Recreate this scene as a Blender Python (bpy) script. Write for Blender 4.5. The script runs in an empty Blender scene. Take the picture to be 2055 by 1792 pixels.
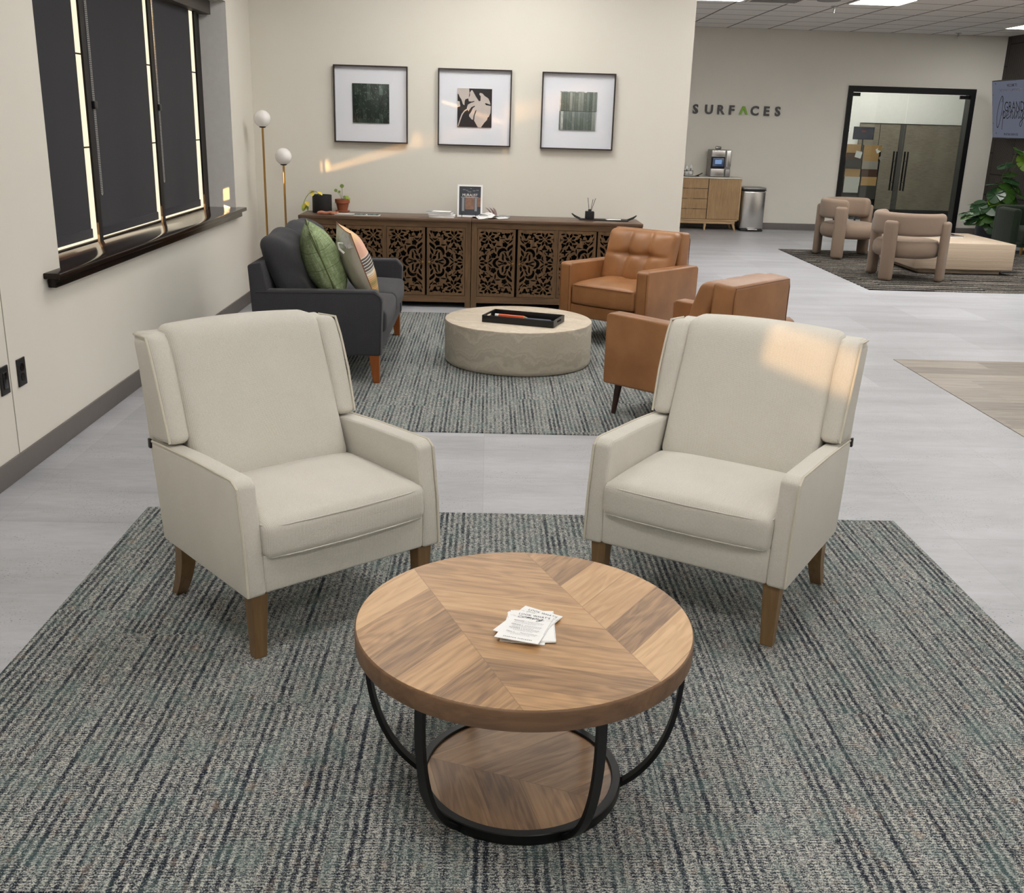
import bpy, bmesh, math, random
from mathutils import Vector, Matrix
R = math.radians
PI = math.pi
SC = bpy.context.scene
COL = SC.collection
random.seed(7)

# ------------------------------------------------------------------ node helper
class S:
    """a socket in a node tree, with arithmetic"""
    def __init__(s, nt, k): s.nt, s.k = nt, k
    def _m(s, op, *a):
        n = s.nt.nodes.new('ShaderNodeMath'); n.operation = op
        for i, v in enumerate((s,) + a):
            if isinstance(v, S): s.nt.links.new(v.k, n.inputs[i])
            else: n.inputs[i].default_value = v
        return S(s.nt, n.outputs[0])
    def __add__(s, o): return s._m('ADD', o)
    __radd__ = __add__
    def __sub__(s, o): return s._m('SUBTRACT', o)
    def __rsub__(s, o): return (s * -1.0) + o
    def __mul__(s, o): return s._m('MULTIPLY', o)
    __rmul__ = __mul__
    def __truediv__(s, o): return s._m('DIVIDE', o)
    def floor(s): return s._m('FLOOR')
    def fract(s): return s._m('FRACT')
    def sin(s): return s._m('SINE')
    def abs(s): return s._m('ABSOLUTE')
    def pp(s, o): return s._m('PINGPONG', o)
    def gt(s, o): return s._m('GREATER_THAN', o)
    def lt(s, o): return s._m('LESS_THAN', o)
    def pw(s, o): return s._m('POWER', o)
    def mx(s, o): return s._m('MAXIMUM', o)
    def mn(s, o): return s._m('MINIMUM', o)
    def rng(s, a, b, c=0.0, d=1.0, smooth=False):
        n = s.nt.nodes.new('ShaderNodeMapRange'); n.clamp = True
        if smooth: n.interpolation_type = 'SMOOTHSTEP'
        s.nt.links.new(s.k, n.inputs[0])
        for i, v in enumerate((a, b, c, d)): n.inputs[i + 1].default_value = v
        return S(s.nt, n.outputs[0])

class M:
    """a procedural material under construction"""
    def __init__(s, name, rough=.5, metal=0, spec=.5):
        s.m = bpy.data.materials.new(name); s.m.use_nodes = True
        s.nt = s.m.node_tree; s.b = s.nt.nodes['Principled BSDF']
        s.b.inputs['Roughness'].default_value = rough
        s.b.inputs['Metallic'].default_value = metal
        s.b.inputs['Specular IOR Level'].default_value = spec
    def xyz(s, src='Object'):
        t = s.nt.nodes.new('ShaderNodeTexCoord')
        n = s.nt.nodes.new('ShaderNodeSeparateXYZ'); s.nt.links.new(t.outputs[src], n.inputs[0])
        return [S(s.nt, n.outputs[i]) for i in range(3)]
    def world(s):
        t = s.nt.nodes.new('ShaderNodeNewGeometry')
        n = s.nt.nodes.new('ShaderNodeSeparateXYZ'); s.nt.links.new(t.outputs['Position'], n.inputs[0])
        return [S(s.nt, n.outputs[i]) for i in range(3)]
    def vec(s, x, y=0.0, z=0.0):
        n = s.nt.nodes.new('ShaderNodeCombineXYZ')
        for i, v in enumerate((x, y, z)):
            if isinstance(v, S): s.nt.links.new(v.k, n.inputs[i])
            else: n.inputs[i].default_value = v
        return S(s.nt, n.outputs[0])
    def noise(s, v, scale=1.0, detail=2.0, rough=.5, dist=0.0):
        n = s.nt.nodes.new('ShaderNodeTexNoise'); s.nt.links.new(v.k, n.inputs['Vector'])
        n.inputs['Scale'].default_value = scale; n.inputs['Detail'].default_value = detail
        n.inputs['Roughness'].default_value = rough; n.inputs['Distortion'].default_value = dist
        return S(s.nt, n.outputs[0])
    def rnd(s, x, y=0.0, z=0.0):
        n = s.nt.nodes.new('ShaderNodeTexWhiteNoise'); n.noise_dimensions = '3D'
        s.nt.links.new(s.vec(x, y, z).k, n.inputs['Vector'])
        return S(s.nt, n.outputs['Value'])
    def mix(s, a, b, f):
        n = s.nt.nodes.new('ShaderNodeMix'); n.data_type = 'RGBA'
        for i, v in ((0, f), (6, a), (7, b)):
            if isinstance(v, S): s.nt.links.new(v.k, n.inputs[i])
            elif i == 0: n.inputs[0].default_value = v
            else: n.inputs[i].default_value = (*v, 1)
        return S(s.nt, n.outputs[2])
    def ramp(s, f, stops):
        n = s.nt.nodes.new('ShaderNodeValToRGB'); s.nt.links.new(f.k, n.inputs[0])
        e = n.color_ramp.elements
        while len(e) < len(stops): e.new(.5)
        for i, (p, c) in enumerate(stops): e[i].position = p; e[i].color = (*c, 1)
        return S(s.nt, n.outputs[0])
    def color(s, c):
        i = s.b.inputs['Base Color']
        if isinstance(c, S): s.nt.links.new(c.k, i)
        else: i.default_value = (*c, 1)
        return s
    def rough(s, f): s.nt.links.new(f.k, s.b.inputs['Roughness']); return s
    def bump(s, h, dist=.001, strength=1.0):
        n = s.nt.nodes.new('ShaderNodeBump'); n.inputs['Distance'].default_value = dist
        n.inputs['Strength'].default_value = strength
        s.nt.links.new(h.k, n.inputs['Height']); s.nt.links.new(n.outputs[0], s.b.inputs['Normal'])
        return s

def c8(r, g, b):
    f = lambda u: (u / 255) / 12.92 if u <= 10 else ((u / 255 + .055) / 1.055) ** 2.4
    return (f(r), f(g), f(b))

MAT = {}
def flat(name, col, rough=.5, metal=0, spec=.5, var=.06, nscale=30):
    m = M(name, rough, metal, spec)
    x, y, z = m.xyz(); n = m.noise(m.vec(x, y, z), nscale, 3)
    d = tuple(v * (1 - var) for v in col); u = tuple(min(1, v * (1 + var)) for v in col)
    m.color(m.mix(d, u, n)); MAT[name] = m.m
    return m.m

def emit(name, col, strength):
    m = bpy.data.materials.new(name); m.use_nodes = True
    nt = m.node_tree; nt.nodes.remove(nt.nodes['Principled BSDF'])
    e = nt.nodes.new('ShaderNodeEmission'); e.inputs[0].default_value = (*col, 1); e.inputs[1].default_value = strength
    nt.links.new(e.outputs[0], nt.nodes['Material Output'].inputs[0]); MAT[name] = m
    return m

def glass(name, tint=(1, 1, 1), amount=.07):
    m = bpy.data.materials.new(name); m.use_nodes = True
    nt = m.node_tree; nt.nodes.remove(nt.nodes['Principled BSDF'])
    t = nt.nodes.new('ShaderNodeBsdfTransparent'); t.inputs[0].default_value = (*tint, 1)
    g = nt.nodes.new('ShaderNodeBsdfGlossy'); g.inputs['Roughness'].default_value = .02
    x = nt.nodes.new('ShaderNodeMixShader'); x.inputs[0].default_value = amount
    nt.links.new(t.outputs[0], x.inputs[1]); nt.links.new(g.outputs[0], x.inputs[2])
    nt.links.new(x.outputs[0], nt.nodes['Material Output'].inputs[0]); MAT[name] = m
    return m

# ---- surfaces of the room
def mk_materials():
    m = M('wall_paint', .85, spec=.25); x, y, z = m.world()
    n = m.noise(m.vec(x, y, z), 140, 3); g = m.noise(m.vec(x, y, z), 1.2, 2)
    m.color(m.mix(c8(217, 213, 203), c8(225, 221, 212), g)).bump(n, .0006, .35); MAT['paint'] = m.m

    # grey concrete-look vinyl tile
    m = M('concrete_tile', .42, spec=.4); x, y, z = m.world()
    a = m.noise(m.vec(x * .55, y * 2.2), 1.6, 5, .6); b = m.noise(m.vec(x, y * 3.0), 9, 5, .65)
    sp = m.noise(m.vec(x, y * 1.3), 105, 1.5); zone = m.noise(m.vec(x * .8 + 7, y * 1.6), 3.0, 3)
    ix = (x / .61).floor(); iy = (y / .61).floor(); tv = m.rnd(ix, iy)
    f = a * .55 + b * .35 + tv * .12
    c = m.ramp(f, ((.30, c8(143, 144, 149)), (.5, c8(168, 169, 174)), (.72, c8(190, 191, 197))))
    pit = sp.rng(.64, .70) * zone.rng(.44, .58)
    c = m.mix(c, c8(96, 94, 94), pit * .8)
    c = m.mix(c, c8(222, 220, 220), sp.rng(.28, .24) * .5)
    fx = ((x / .61).fract() - .5).abs(); fy = ((y / .61).fract() - .5).abs()
    seam = fx.mx(fy).gt(.4975)
    m.color(m.mix(c, c8(140, 138, 140), seam * .35)).rough(b.rng(.2, .8, .3, .5)); MAT['concrete'] = m.m

    # pale oak vinyl plank
    m = M('plank_floor', .4, spec=.4); x, y, z = m.world()
    row = (y / .18).floor(); xs = x + m.rnd(row) * 1.2; pk = m.rnd(row, (xs / 1.22).floor())
    g = m.noise(m.vec(x * 1.3 + pk * 20, y * 16), 2.4, 6, .65, .6)
    c = m.ramp(g * .8 + pk * .25, ((.25, c8(108, 97, 86)), (.5, c8(140, 130, 118)), (.75, c8(166, 157, 145))))
    ln = ((y / .18).fract() - .5).abs().gt(.49)
    m.color(m.mix(c, c8(100, 90, 80), ln * .5)).bump(g, .001, .3); MAT['plank'] = m.m

    # carpet planks: stripes running away from the camera, tufted rows across
    def carpet(name, light, base, mid, dark, tint, warm, pitch=.0213, dens=1.0, across=False, yk=2.2, tk=1.0, k0=.37):
        m = M(name, .95, spec=.08); x, y, z = m.world()
        if across: x, y = y, x
        W, L = .25, 1.0
        xo = x + .07; col = (xo / W).floor(); yy = y / L + m.rnd(col, 3.3); row = yy.floor(); pk = m.rnd(col, row)
        wob = m.noise(m.vec(x * 7, y * 9.0), 3.0, 3)
        xs = (x + (wob - .5) * .010) / pitch + (pk * 3).floor() * .5
        k = xs.floor()
        st = (xs.fract() - .5).abs().rng(.42, .10, 0, 1, True)            # a dark line down the middle of every pitch
        on = m.rnd(k, col, row).rng(.10, .70)                             # some lines fade
        runs = m.noise(m.vec(k * 3.7, y * 2.6, pk * 9), 1.0, 3).rng(.34, .60)
        yarn = m.noise(m.vec(x * 300, y * 330), 1.0, 1.0, .6)
        tick = m.noise(m.vec(x * 95 + pk * 3, y * 190), 1.0, 2.0, .7)       # short cross ticks of the loop rows
        clump = m.noise(m.vec(x * 48, y * 36), 1.0, 3, .6)
        rows = (y * (6.2832 / .0085) + (clump - .5) * 3).sin()
        f = st * (on * .55 + .45) * (runs * .7 + .3) * .56 * dens + (yarn - .5) * yk + (tick - .5) * 2.1 * tk + (clump - .5) * .8 + rows * .10 + k0
        c = m.ramp(f, ((.0, light), (.30, base), (.58, mid), (.88, dark)))
        tn = m.noise(m.vec(x * 9 + pk * 5, y * 5), 1.6, 3).rng(.48, .68)
        c = m.mix(c, tint, tn * .34)
        wn = m.noise(m.vec(x * 18 + 9, y * 11), 1.4, 3).rng(.60, .74)
        c = m.mix(c, warm, wn * .30)
        ed = ((xo / W).fract() - .5).abs().gt(.4945)
        m.color(m.mix(c, dark, ed * .28)).bump(yarn + rows * .15, .003, .6)
        MAT[name] = m.m
    carpet('carpet_teal', c8(204, 203, 195), c8(162, 163, 159), c8(102, 107, 109), c8(34, 39, 50), c8(104, 130, 126), c8(168, 142, 122))
    carpet('carpet_black', c8(206, 198, 186), c8(118, 113, 107), c8(48, 46, 46), c8(9, 9, 10), c8(50, 50, 52), c8(150, 142, 130), .11, 2.5, True, 1.0, 1.2, .34)

    # chevron veneer
    def chevron(name, rot, off, hi, mid, lo, gloss):
        m = M(name, gloss, spec=.35); x, y, z = m.xyz()
        ca, sa = math.cos(rot), math.sin(rot)
        u = x * ca + y * sa; v = y * ca - x * sa
        tri = u / .303 + off; bi = tri.floor()
        par = (bi * .5).fract() * 4.0 - 1.0                              # -1 / +1
        fu = (tri.fract() - .5) * .303
        q = v - par * fu * .70
        pi_ = (q / .118).floor(); pk = m.rnd(bi, pi_); pk2 = m.rnd(bi, pi_, 2.0)
        al = u * .82 + par * v * .57
        ac = q
        gr = m.noise(m.vec(al * 1.7 + pk * 13, ac * 30 + pk2 * 9), 2.2, 6, .6, .45)
        ring = m.noise(m.vec(al * 2.2 + pk * 31, ac * 9 + pk2 * 17), 1.3, 3, .5, .4)
        rg = (ring * 46).sin() * .5 + .5
        f = gr * .50 + rg * .10 + pk * .44 + m.noise(m.vec(al * 1.0, ac * 200), 2, 3) * .12
        c = m.ramp(f, ((.30, lo), (.56, mid), (.86, hi)))
        seam = ((q / .118).fract() - .5).abs().gt(.488).mx((tri.fract() - .5).abs().gt(.496))
        m.color(m.mix(c, lo, seam * .45)).bump(gr, .0006, .25); MAT[name] = m.m
    chevron('chevron_top', R(21.6), .5, c8(206, 169, 124), c8(178, 139, 97), c8(120, 90, 61), .36)
    chevron('chevron_shelf', R(68.6), .1, c8(196, 160, 120), c8(166, 130, 94), c8(114, 86, 62), .3)

    def wood(name, hi, lo, axis, rough=.45, sc=1.0, spec=.4):
        m = M(name, rough, spec=spec); p = m.xyz()
        k = [26.0 * sc] * 3; k[axis] = 1.6 * sc
        g = m.noise(m.vec(p[0] * k[0], p[1] * k[1], p[2] * k[2]), 1.7, 6, .62, .7)
        b = m.noise(m.vec(*p), 5, 2)
        m.color(m.ramp(g * .75 + b * .25, ((.3, lo), (.7, hi)))).bump(g, .0005, .25); MAT[name] = m.m
    wood('rim_wood', c8(132, 100, 72), c8(94, 71, 51), 0, .42)
    wood('leg_brown', c8(136, 108, 74), c8(108, 84, 56), 2, .4)
    wood('leg_cherry', c8(160, 92, 42), c8(124, 66, 26), 2, .35)
    wood('leg_dark', c8(58, 36, 28), c8(38, 22, 18), 2, .35)
    wood('walnut', c8(120, 92, 63), c8(77, 57, 39), 0, .45)
    wood('walnut_up', c8(120, 92, 63), c8(80, 60, 41), 2, .45)
    wood('walnut_top', c8(112, 88, 70), c8(80, 60, 47), 0, .32)
    wood('oak', c8(202, 170, 128), c8(160, 126, 88), 2, .5, 1.6)
    wood('oak_flat', c8(204, 174, 134), c8(172, 138, 100), 0, .5)
    wood('sill_wood', c8(46, 33, 26), c8(20, 15, 13), 1, .13, .6, .26)
    wood('cork', c8(200, 164, 112), c8(170, 132, 82), 0, .7, 3)

    def weave(name, col, amp, pitch, rough=.95, vary=.10, shade=.16):
        m = M(name, rough, spec=.15); x, y, z = m.xyz()
        w = 6.2832 / pitch
        a = (x * w).sin() + ((z + y * .9) * w).sin()
        n = m.noise(m.vec(x, y, z), 260, 2); g = m.noise(m.vec(x, y, z), 9, 3)
        f = a * .06 + n * .55 + g * .25
        d = tuple(v * (1 - shade) for v in col); u = tuple(min(1, v * (1 + vary)) for v in col)
        m.color(m.ramp(f, ((.15, d), (.75, u)))).bump(a * .35 + n, amp, .8)
        m.b.inputs['Sheen Weight'].default_value = .15; MAT[name] = m.m
    weave('cream_weave', c8(211, 207, 198), .0006, .0042, shade=.12)
    weave('charcoal_weave', c8(66, 66, 70), .0007, .004, shade=.3)
    weave('oat_cloth', c8(206, 199, 182), .0006, .004)
    weave('mauve_velvet', c8(136, 118, 103), .0001, .0015, .8, .08, .10)
    weave('green_velvet', c8(28, 40, 26), .0003, .006, .75)
    weave('blind_cloth', c8(47, 47, 53), .0003, .003, .9, .03, .06)

    # tan leather
    m = M('tan_leather', .42, spec=.45); x, y, z = m.xyz()
    g = m.noise(m.vec(x, y, z), 6, 4); n = m.noise(m.vec(x, y, z), 190, 3, .6)
    m.color(m.ramp(g, ((.3, c8(138, 93, 55)), (.7, c8(160, 111, 69))))).bump(n, .0005, .5); MAT['leather'] = m.m

    # travertine for the round table and the far plinth table
    def travertine(name, hi, mid, lo, sc, side=True, zf=16, dw=5.5):
        m = M(name, .45, spec=.35); x, y, z = m.xyz()
        wv = m.noise(m.vec(x * 2, y * 2, z * 2.4), 2.2, 4, .6)
        if side: h = z * zf + (wv - .5) * dw + m.noise(m.vec(x * 22, y * 22, z * 6), 1, 4) * 1.0
        else: h = (y * .9 + x * .25) * 13 + (wv - .5) * 5.0 + m.noise(m.vec(x * 3, y * 30, z), 1, 4) * 1.2
        n = m.noise(m.vec(h * sc, 0.0, 0.0), 1.0, 5, .65)
        m.color(m.ramp(n, ((.3, lo), (.5, mid), (.72, hi)))); MAT[name] = m.m
    travertine('stone_side', c8(205, 198, 184), c8(184, 176, 161), c8(158, 148, 133), 1.2)
    travertine('stone_top', c8(224, 214, 198), c8(204, 191, 172), c8(176, 160, 140), 1.1, False)
    travertine('stone_pale', c8(206, 190, 170), c8(192, 174, 154), c8(172, 152, 132), 1.1, True, 60, 2.0)

    # ceiling tile on a 61 cm grid
    m = M('ceiling_tile', .9, spec=.2); x, y, z = m.world()
    fx = (((x + .21) / .61).fract() - .5).abs(); fy = (((y + .27) / .61).fract() - .5).abs()
    n = m.noise(m.vec(x, y), 120, 3)
    c = m.mix(c8(218, 213, 209), c8(228, 224, 220), n)
    m.color(m.mix(c, c8(118, 112, 108), fx.mx(fy).gt(.478))); MAT['ceiling'] = m.m

    # dark carved wood wall panelling
    m = M('dark_panel', .6, spec=.2); x, y, z = m.world()
    cy_ = (y / .62).floor(); cz_ = ((z + cy_ * .31) / .62).floor(); r = m.rnd(cy_, cz_)
    fy = (y / .62).fract() - .5; fz = ((z + cy_ * .31) / .62).fract() - .5
    s1 = (fy + fz * 1.6) * 9; s2 = (fy - fz * 1.6) * 9; s3 = fy * 10
    s = r.lt(.38) * s1 + r.gt(.38) * r.lt(.72) * s2 + r.gt(.72) * s3
    ln = (s.fract() - .5).abs().gt(.45).mx(fz.abs().gt(.488)).mx(fy.abs().gt(.49))
    g = m.noise(m.vec(y * 9, z * 40), 1.5, 4)
    c = m.mix(c8(60, 55, 53), c8(80, 74, 71), g)
    m.color(m.mix(c, c8(14, 13, 13), ln)).bump(ln * -1.0, .006, .8); MAT['dark_panel'] = m.m

    # textured brown wall covering in the room behind the glass
    m = M('grasscloth', .9, spec=.1); x, y, z = m.world()
    n = m.noise(m.vec(x * 6, y, z * 70), 1.4, 5, .7); g = m.noise(m.vec(x, y, z), 4, 3)
    m.color(m.ramp(n * .7 + g * .3, ((.3, c8(92, 86, 76)), (.7, c8(126, 119, 106))))); MAT['grasscloth'] = m.m

    # green woven pillow
    m = M('green_linen', .95, spec=.1); x, y, z = m.xyz()
    n = m.noise(m.vec(x * 40, y * 240, z * 9), 1, 3, .7); n2 = m.noise(m.vec(x * 40, y * 9, z * 240), 1, 3, .7)
    f = n * .5 + n2 * .5
    gl = ((y / .11).fract() - .5).abs().gt(.485).mx(((z / .11).fract() - .5).abs().gt(.485))
    c = m.ramp(f, ((.32, c8(104, 118, 84)), (.5, c8(140, 156, 116)), (.68, c8(186, 198, 166))))
    m.color(m.mix(c, c8(58, 72, 42), gl * .6)).bump(f, .001, .5); MAT['green_linen'] = m.m

    # striped pillow front: bands across its height
    m = M('striped_cloth', .95, spec=.1); x, y, z = m.xyz()
    f = (z + .24) / .48
    w = ((z / .017).fract()).lt(.24)
    c = m.ramp(f, ((0, c8(196, 150, 86)), (.1, c8(226, 176, 120)), (.17, c8(120, 116, 70)), (.24, c8(214, 170, 116)),
                   (.31, c8(150, 140, 96)), (.37, c8(222, 178, 130)), (.43, c8(232, 224, 206)), (.47, c8(96, 94, 92)),
                   (.63, c8(92, 90, 90)), (.65, c8(226, 184, 160)), (.80, c8(222, 178, 158)), (.9, c8(226, 192, 150))))
    line = w * f.gt(.45) * f.lt(.65)
    line2 = ((z / .011).fract()).lt(.3) * f.lt(.42)
    c = m.mix(c, c8(232, 226, 214), line); c = m.mix(c, c8(120, 104, 66), line2 * .55)
    n = m.noise(m.vec(x * 200, y * 200, z * 200), 1, 2); m.color(c).bump(n, .0008, .5); MAT['striped_cloth'] = m.m

    # green stone mosaic samples
    def mosaic(name, cells, stops, w, h, streak):
        m = M(name, .35, spec=.5); x, y, z = m.xyz()
        i = (x / w).floor(); k = ((z + (i * .5).fract() * h * cells) / h).floor(); r = m.rnd(i, k)
        n = m.noise(m.vec(x * 22 + r * 30, z * 14 + x * 16, r * 7), 1.0, 3, .5, 1.0)
        vein = n.rng(.485, .5) * n.rng(.515, .5)
        c = m.ramp(r * .75 + n * .35, stops)
        c = m.mix(c, c8(170, 184, 174), vein * streak)
        ed = ((x / w).fract() - .5).abs().gt(.46)
        m.color(m.mix(c, c8(18, 22, 20), ed * .7)); MAT[name] = m.m
    mosaic('mosaic_dark', 1, ((.2, c8(24, 34, 30)), (.75, c8(40, 54, 47)), (1, c8(84, 102, 92))), .0335, .075, .3)
    mosaic('mosaic_strips', 0, ((.2, c8(90, 100, 94)), (.55, c8(122, 131, 125)), (.8, c8(154, 160, 155)), (.92, c8(212, 211, 205))), .0235, .15, .3)
    mosaic('mosaic_sample', 0, ((.2, c8(60, 74, 68)), (.8, c8(130, 146, 138))), .012, .03, .4)

    # small solid materials
    flat('base_grey', c8(104, 99, 96), .6); flat('black_metal', c8(16, 16, 17), .4, .0, .3); flat('bronze', c8(30, 26, 24), .55, .0, .3)
    flat('black_plastic', c8(18, 18, 19), .4); flat('black_gloss', c8(12, 10, 11), .12, spec=.6); flat('matte_black', c8(24, 23, 24), .75)
    flat('brass', c8(176, 138, 80), .3, .85); flat('globe', c8(238, 235, 232), .25, spec=.5, var=.01)
    flat('mat_white', c8(222, 224, 232), .8, var=.01); flat('paper', c8(240, 240, 240), .7, var=.02); flat('ink', c8(40, 40, 44), .7)
    flat('ink_soft', c8(130, 130, 136), .7); flat('frame_dark', c8(44, 34, 32), .4); flat('terracotta', c8(148, 84, 56), .8)
    flat('clay_pink', c8(188, 124, 100), .8); flat('steel', c8(196, 194, 192), .24, .9, nscale=4); flat('steel_side', c8(150, 148, 146), .36, .7)
    flat('vine', c8(160, 178, 70), .5); flat('vine_yellow', c8(222, 204, 92), .5); flat('coin_leaf', c8(112, 134, 60), .45)
    flat('stem_green', c8(92, 100, 56), .6); flat('soil', c8(48, 36, 28), .95); flat('pen_orange', c8(226, 92, 44), .45)
    flat('slate_blue', c8(70, 78, 96), .6); flat('credenza_white', c8(222, 219, 208), .4); flat('sign_dark', c8(72, 70, 72), .5)
    flat('sign_green', c8(122, 172, 40), .5); flat('leaf_green', c8(62, 98, 40), .35, var=.35, nscale=12); flat('leaf_dark', c8(40, 72, 40), .32, var=.3, nscale=12)
    flat('leaf_bright', c8(112, 150, 48), .35, var=.2, nscale=12); flat('pot_blue', c8(38, 42, 52), .55); flat('soap', c8(226, 226, 222), .3)
    flat('chain_steel', c8(200, 198, 194), .4, .1); flat('ice_window', c8(70, 92, 128), .1, spec=.8, var=.3, nscale=9)
    flat('panel_brown', c8(74, 46, 32), .6); flat('panel_grey', c8(160, 152, 144), .7); flat('panel_white', c8(204, 204, 200), .6)
    flat('panel_charcoal', c8(58, 56, 52), .7); flat('seam_line', c8(172, 166, 156), .8); flat('jamb_grey', c8(228, 227, 226), .7); flat('art_black', c8(30, 25, 27), .5)
    flat('art_leaf', c8(190, 180, 174), .6, var=.08, nscale=14); flat('poster_dark', c8(58, 62, 70), .5, var=.4, nscale=14)
    flat('poster_warm', c8(134, 102, 86), .6, var=.6, nscale=34); flat('poster_grey', c8(140, 142, 148), .5); flat('valance', c8(66, 60, 54), .6)
    flat('wrap_film', c8(216, 214, 210), .15, spec=.8); flat('speaker_grey', c8(140, 136, 132), .8); flat('seam_brown', c8(112, 68, 36), .6)
    flat('cream_pipe', c8(204, 198, 184), .9); flat('charcoal_seam', c8(44, 44, 47), .9); flat('pink_paper', c8(120, 96, 96), .6)
    flat('outside_ground', c8(150, 140, 120), .9); flat('glow_cloth', c8(40, 38, 40), .9)
    glass('pane', (1, 1, 1), .05); glass('pane_tinted', (.30, .30, .30), .05); glass('door_glass', (.93, .95, .93), .03)
mk_materials()
emit('troffer', (1.0, .975, .93), 9.5)
emit('screen', c8(96, 99, 113), .40)
emit('monitor_screen', c8(20, 24, 32), 1.0)
emit('ice_light', (.35, .55, .9), .25)
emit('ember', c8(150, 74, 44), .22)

# ------------------------------------------------------------------ mesh helper
class MB:
    def __init__(s): s.bm = bmesh.new()
    def add(s, verts, faces, mx=None):
        vs = [s.bm.verts.new(mx @ Vector(v) if mx else v) for v in verts]
        for f in faces:
            try: s.bm.faces.new([vs[i] for i in f])
            except ValueError: pass
        return s
    def box(s, x0, x1, y0, y1, z0, z1, r=0, k=2, m=(1, 1, 1), fn=None, mx=None):
        """box with rounded edges; fn bends the finished surface"""
        c = Vector(((x0 + x1) / 2, (y0 + y1) / 2, (z0 + z1) / 2)); h = (abs(x1 - x0) / 2, abs(y1 - y0) / 2, abs(z1 - z0) / 2)
        if r <= 0 and m == (1, 1, 1) and fn is None: k = 0
        r = min(r, min(h) * .999)
        def ax(i):
            a = h[i] - r; n = m[i]
            out = [-h[i] + r * (1 - math.cos(j / k * PI / 2)) if k else 0 for j in range(k)] if r > 0 and k else []
            if not out and r <= 0: out = []
            inn = [-a + 2 * a * j / n for j in range(n + 1)]
            return out + inn + [-v for v in reversed(out)]
        A = [ax(0), ax(1), ax(2)]
        bm = bmesh.new(); cache = {}
        def vert(p):
            key = tuple(round(q, 7) for q in p)
            if key not in cache:
                v = Vector(p)
                if r > 0:
                    inn = Vector([max(-(h[i] - r), min(h[i] - r, v[i])) for i in range(3)]); d = v - inn
                    if d.length > 1e-9:
                        # blend towards a round edge
                        v = inn + d.normalized() * r
                n = Vector([v[i] / h[i] if h[i] else 0 for i in range(3)])
                if fn: v = fn(v.copy(), n)
                w = c + v
                cache[key] = bm.verts.new(mx @ w if mx else w)
            return cache[key]
        for d in range(3):
            e, f = [i for i in range(3) if i != d]
            for sg in (-1, 1):
                for i in range(len(A[e]) - 1):
                    for j in range(len(A[f]) - 1):
                        q = []
                        for (a, b) in ((i, j), (i + 1, j), (i + 1, j + 1), (i, j + 1)):
                            p = [0, 0, 0]; p[d] = sg * h[d]; p[e] = A[e][a]; p[f] = A[f][b]; q.append(vert(p))
                        q = list(dict.fromkeys(q))
                        if len(q) > 2:
                            try: bm.faces.new(q)
                            except ValueError: pass
        bmesh.ops.recalc_face_normals(bm, faces=bm.faces)
        s.merge(bm); return s
    def merge(s, bm):
        bm.verts.index_update(); vs = [s.bm.verts.new(v.co) for v in bm.verts]
        for f in bm.faces:
            try: s.bm.faces.new([vs[v.index] for v in f.verts])
            except ValueError: pass
        bm.free()
    def prism(s, poly, axis, a, b, r=0, k=2, mx=None):
        """poly of 2D points in the plane across `axis`, swept from a to b"""
        bm = bmesh.new()
        def P(p, t):
            q = {'x': (t, p[0], p[1]), 'y': (p[0], t, p[1]), 'z': (p[0], p[1], t)}[axis]
            return mx @ Vector(q) if mx else Vector(q)
        A = [bm.verts.new(P(p, a)) for p in poly]; B = [bm.verts.new(P(p, b)) for p in poly]; n = len(poly)
        bm.faces.new(A); bm.faces.new(B[::-1])
        for i in range(n): bm.faces.new((A[i], A[(i + 1) % n], B[(i + 1) % n], B[i]))
        bmesh.ops.recalc_face_normals(bm, faces=bm.faces)
        if r: bmesh.ops.bevel(bm, geom=list(bm.edges), offset=r, segments=k, profile=.5, affect='EDGES', clamp_overlap=True)
        s.merge(bm); return s
    def hull(s, pts, r=0, k=2):
        """8 corners: bottom loop of four, then top loop of four"""
        bm = bmesh.new(); v = [bm.verts.new(p) for p in pts]
        for f in ((0, 1, 2, 3), (7, 6, 5, 4), (0, 4, 5, 1), (1, 5, 6, 2), (2, 6, 7, 3), (3, 7, 4, 0)): bm.faces.new([v[i] for i in f])
        bmesh.ops.recalc_face_normals(bm, faces=bm.faces)
        if r: bmesh.ops.bevel(bm, geom=list(bm.edges), offset=r, segments=k, profile=.5, affect='EDGES', clamp_overlap=True)
        s.merge(bm); return s
    def lathe(s, prof, n=32, c=(0, 0), mx=None):
        vs = []; fs = []
        for r, z in prof:
            for i in range(n):
                a = 2 * PI * i / n; vs.append((c[0] + r * math.cos(a), c[1] + r * math.sin(a), z))
        for k in range(len(prof) - 1):
            for i in range(n):
                j = (i + 1) % n; fs.append((k * n + i, k * n + j, (k + 1) * n + j, (k + 1) * n + i))
        fs.append(tuple(range(n))[::-1]); fs.append(tuple((len(prof) - 1) * n + i for i in range(n)))
        return s.add(vs, fs, mx)
    def tube(s, pts, r, n=8, caps=True):
        pts = [Vector(p) for p in pts]; rr = r if isinstance(r, (list, tuple)) else [r] * len(pts)
        vs = []; fs = []; up = None
        for i, p in enumerate(pts):
            t = (pts[min(i + 1, len(pts) - 1)] - pts[max(i - 1, 0)]).normalized()
            if up is None:
                up = Vector((0, 0, 1)) if abs(t.z) < .9 else Vector((1, 0, 0))
            a = t.cross(up).normalized(); b = a.cross(t).normalized(); up = b
            for k in range(n):
                w = 2 * PI * k / n; vs.append(p + (a * math.cos(w) + b * math.sin(w)) * rr[i])
        for i in range(len(pts) - 1):
            for k in range(n):
                j = (k + 1) % n; fs.append((i * n + k, i * n + j, (i + 1) * n + j, (i + 1) * n + k))
        if caps: fs.append(tuple(range(n))); fs.append(tuple((len(pts) - 1) * n + k for k in range(n))[::-1])
        return s.add(vs, fs)
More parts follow.
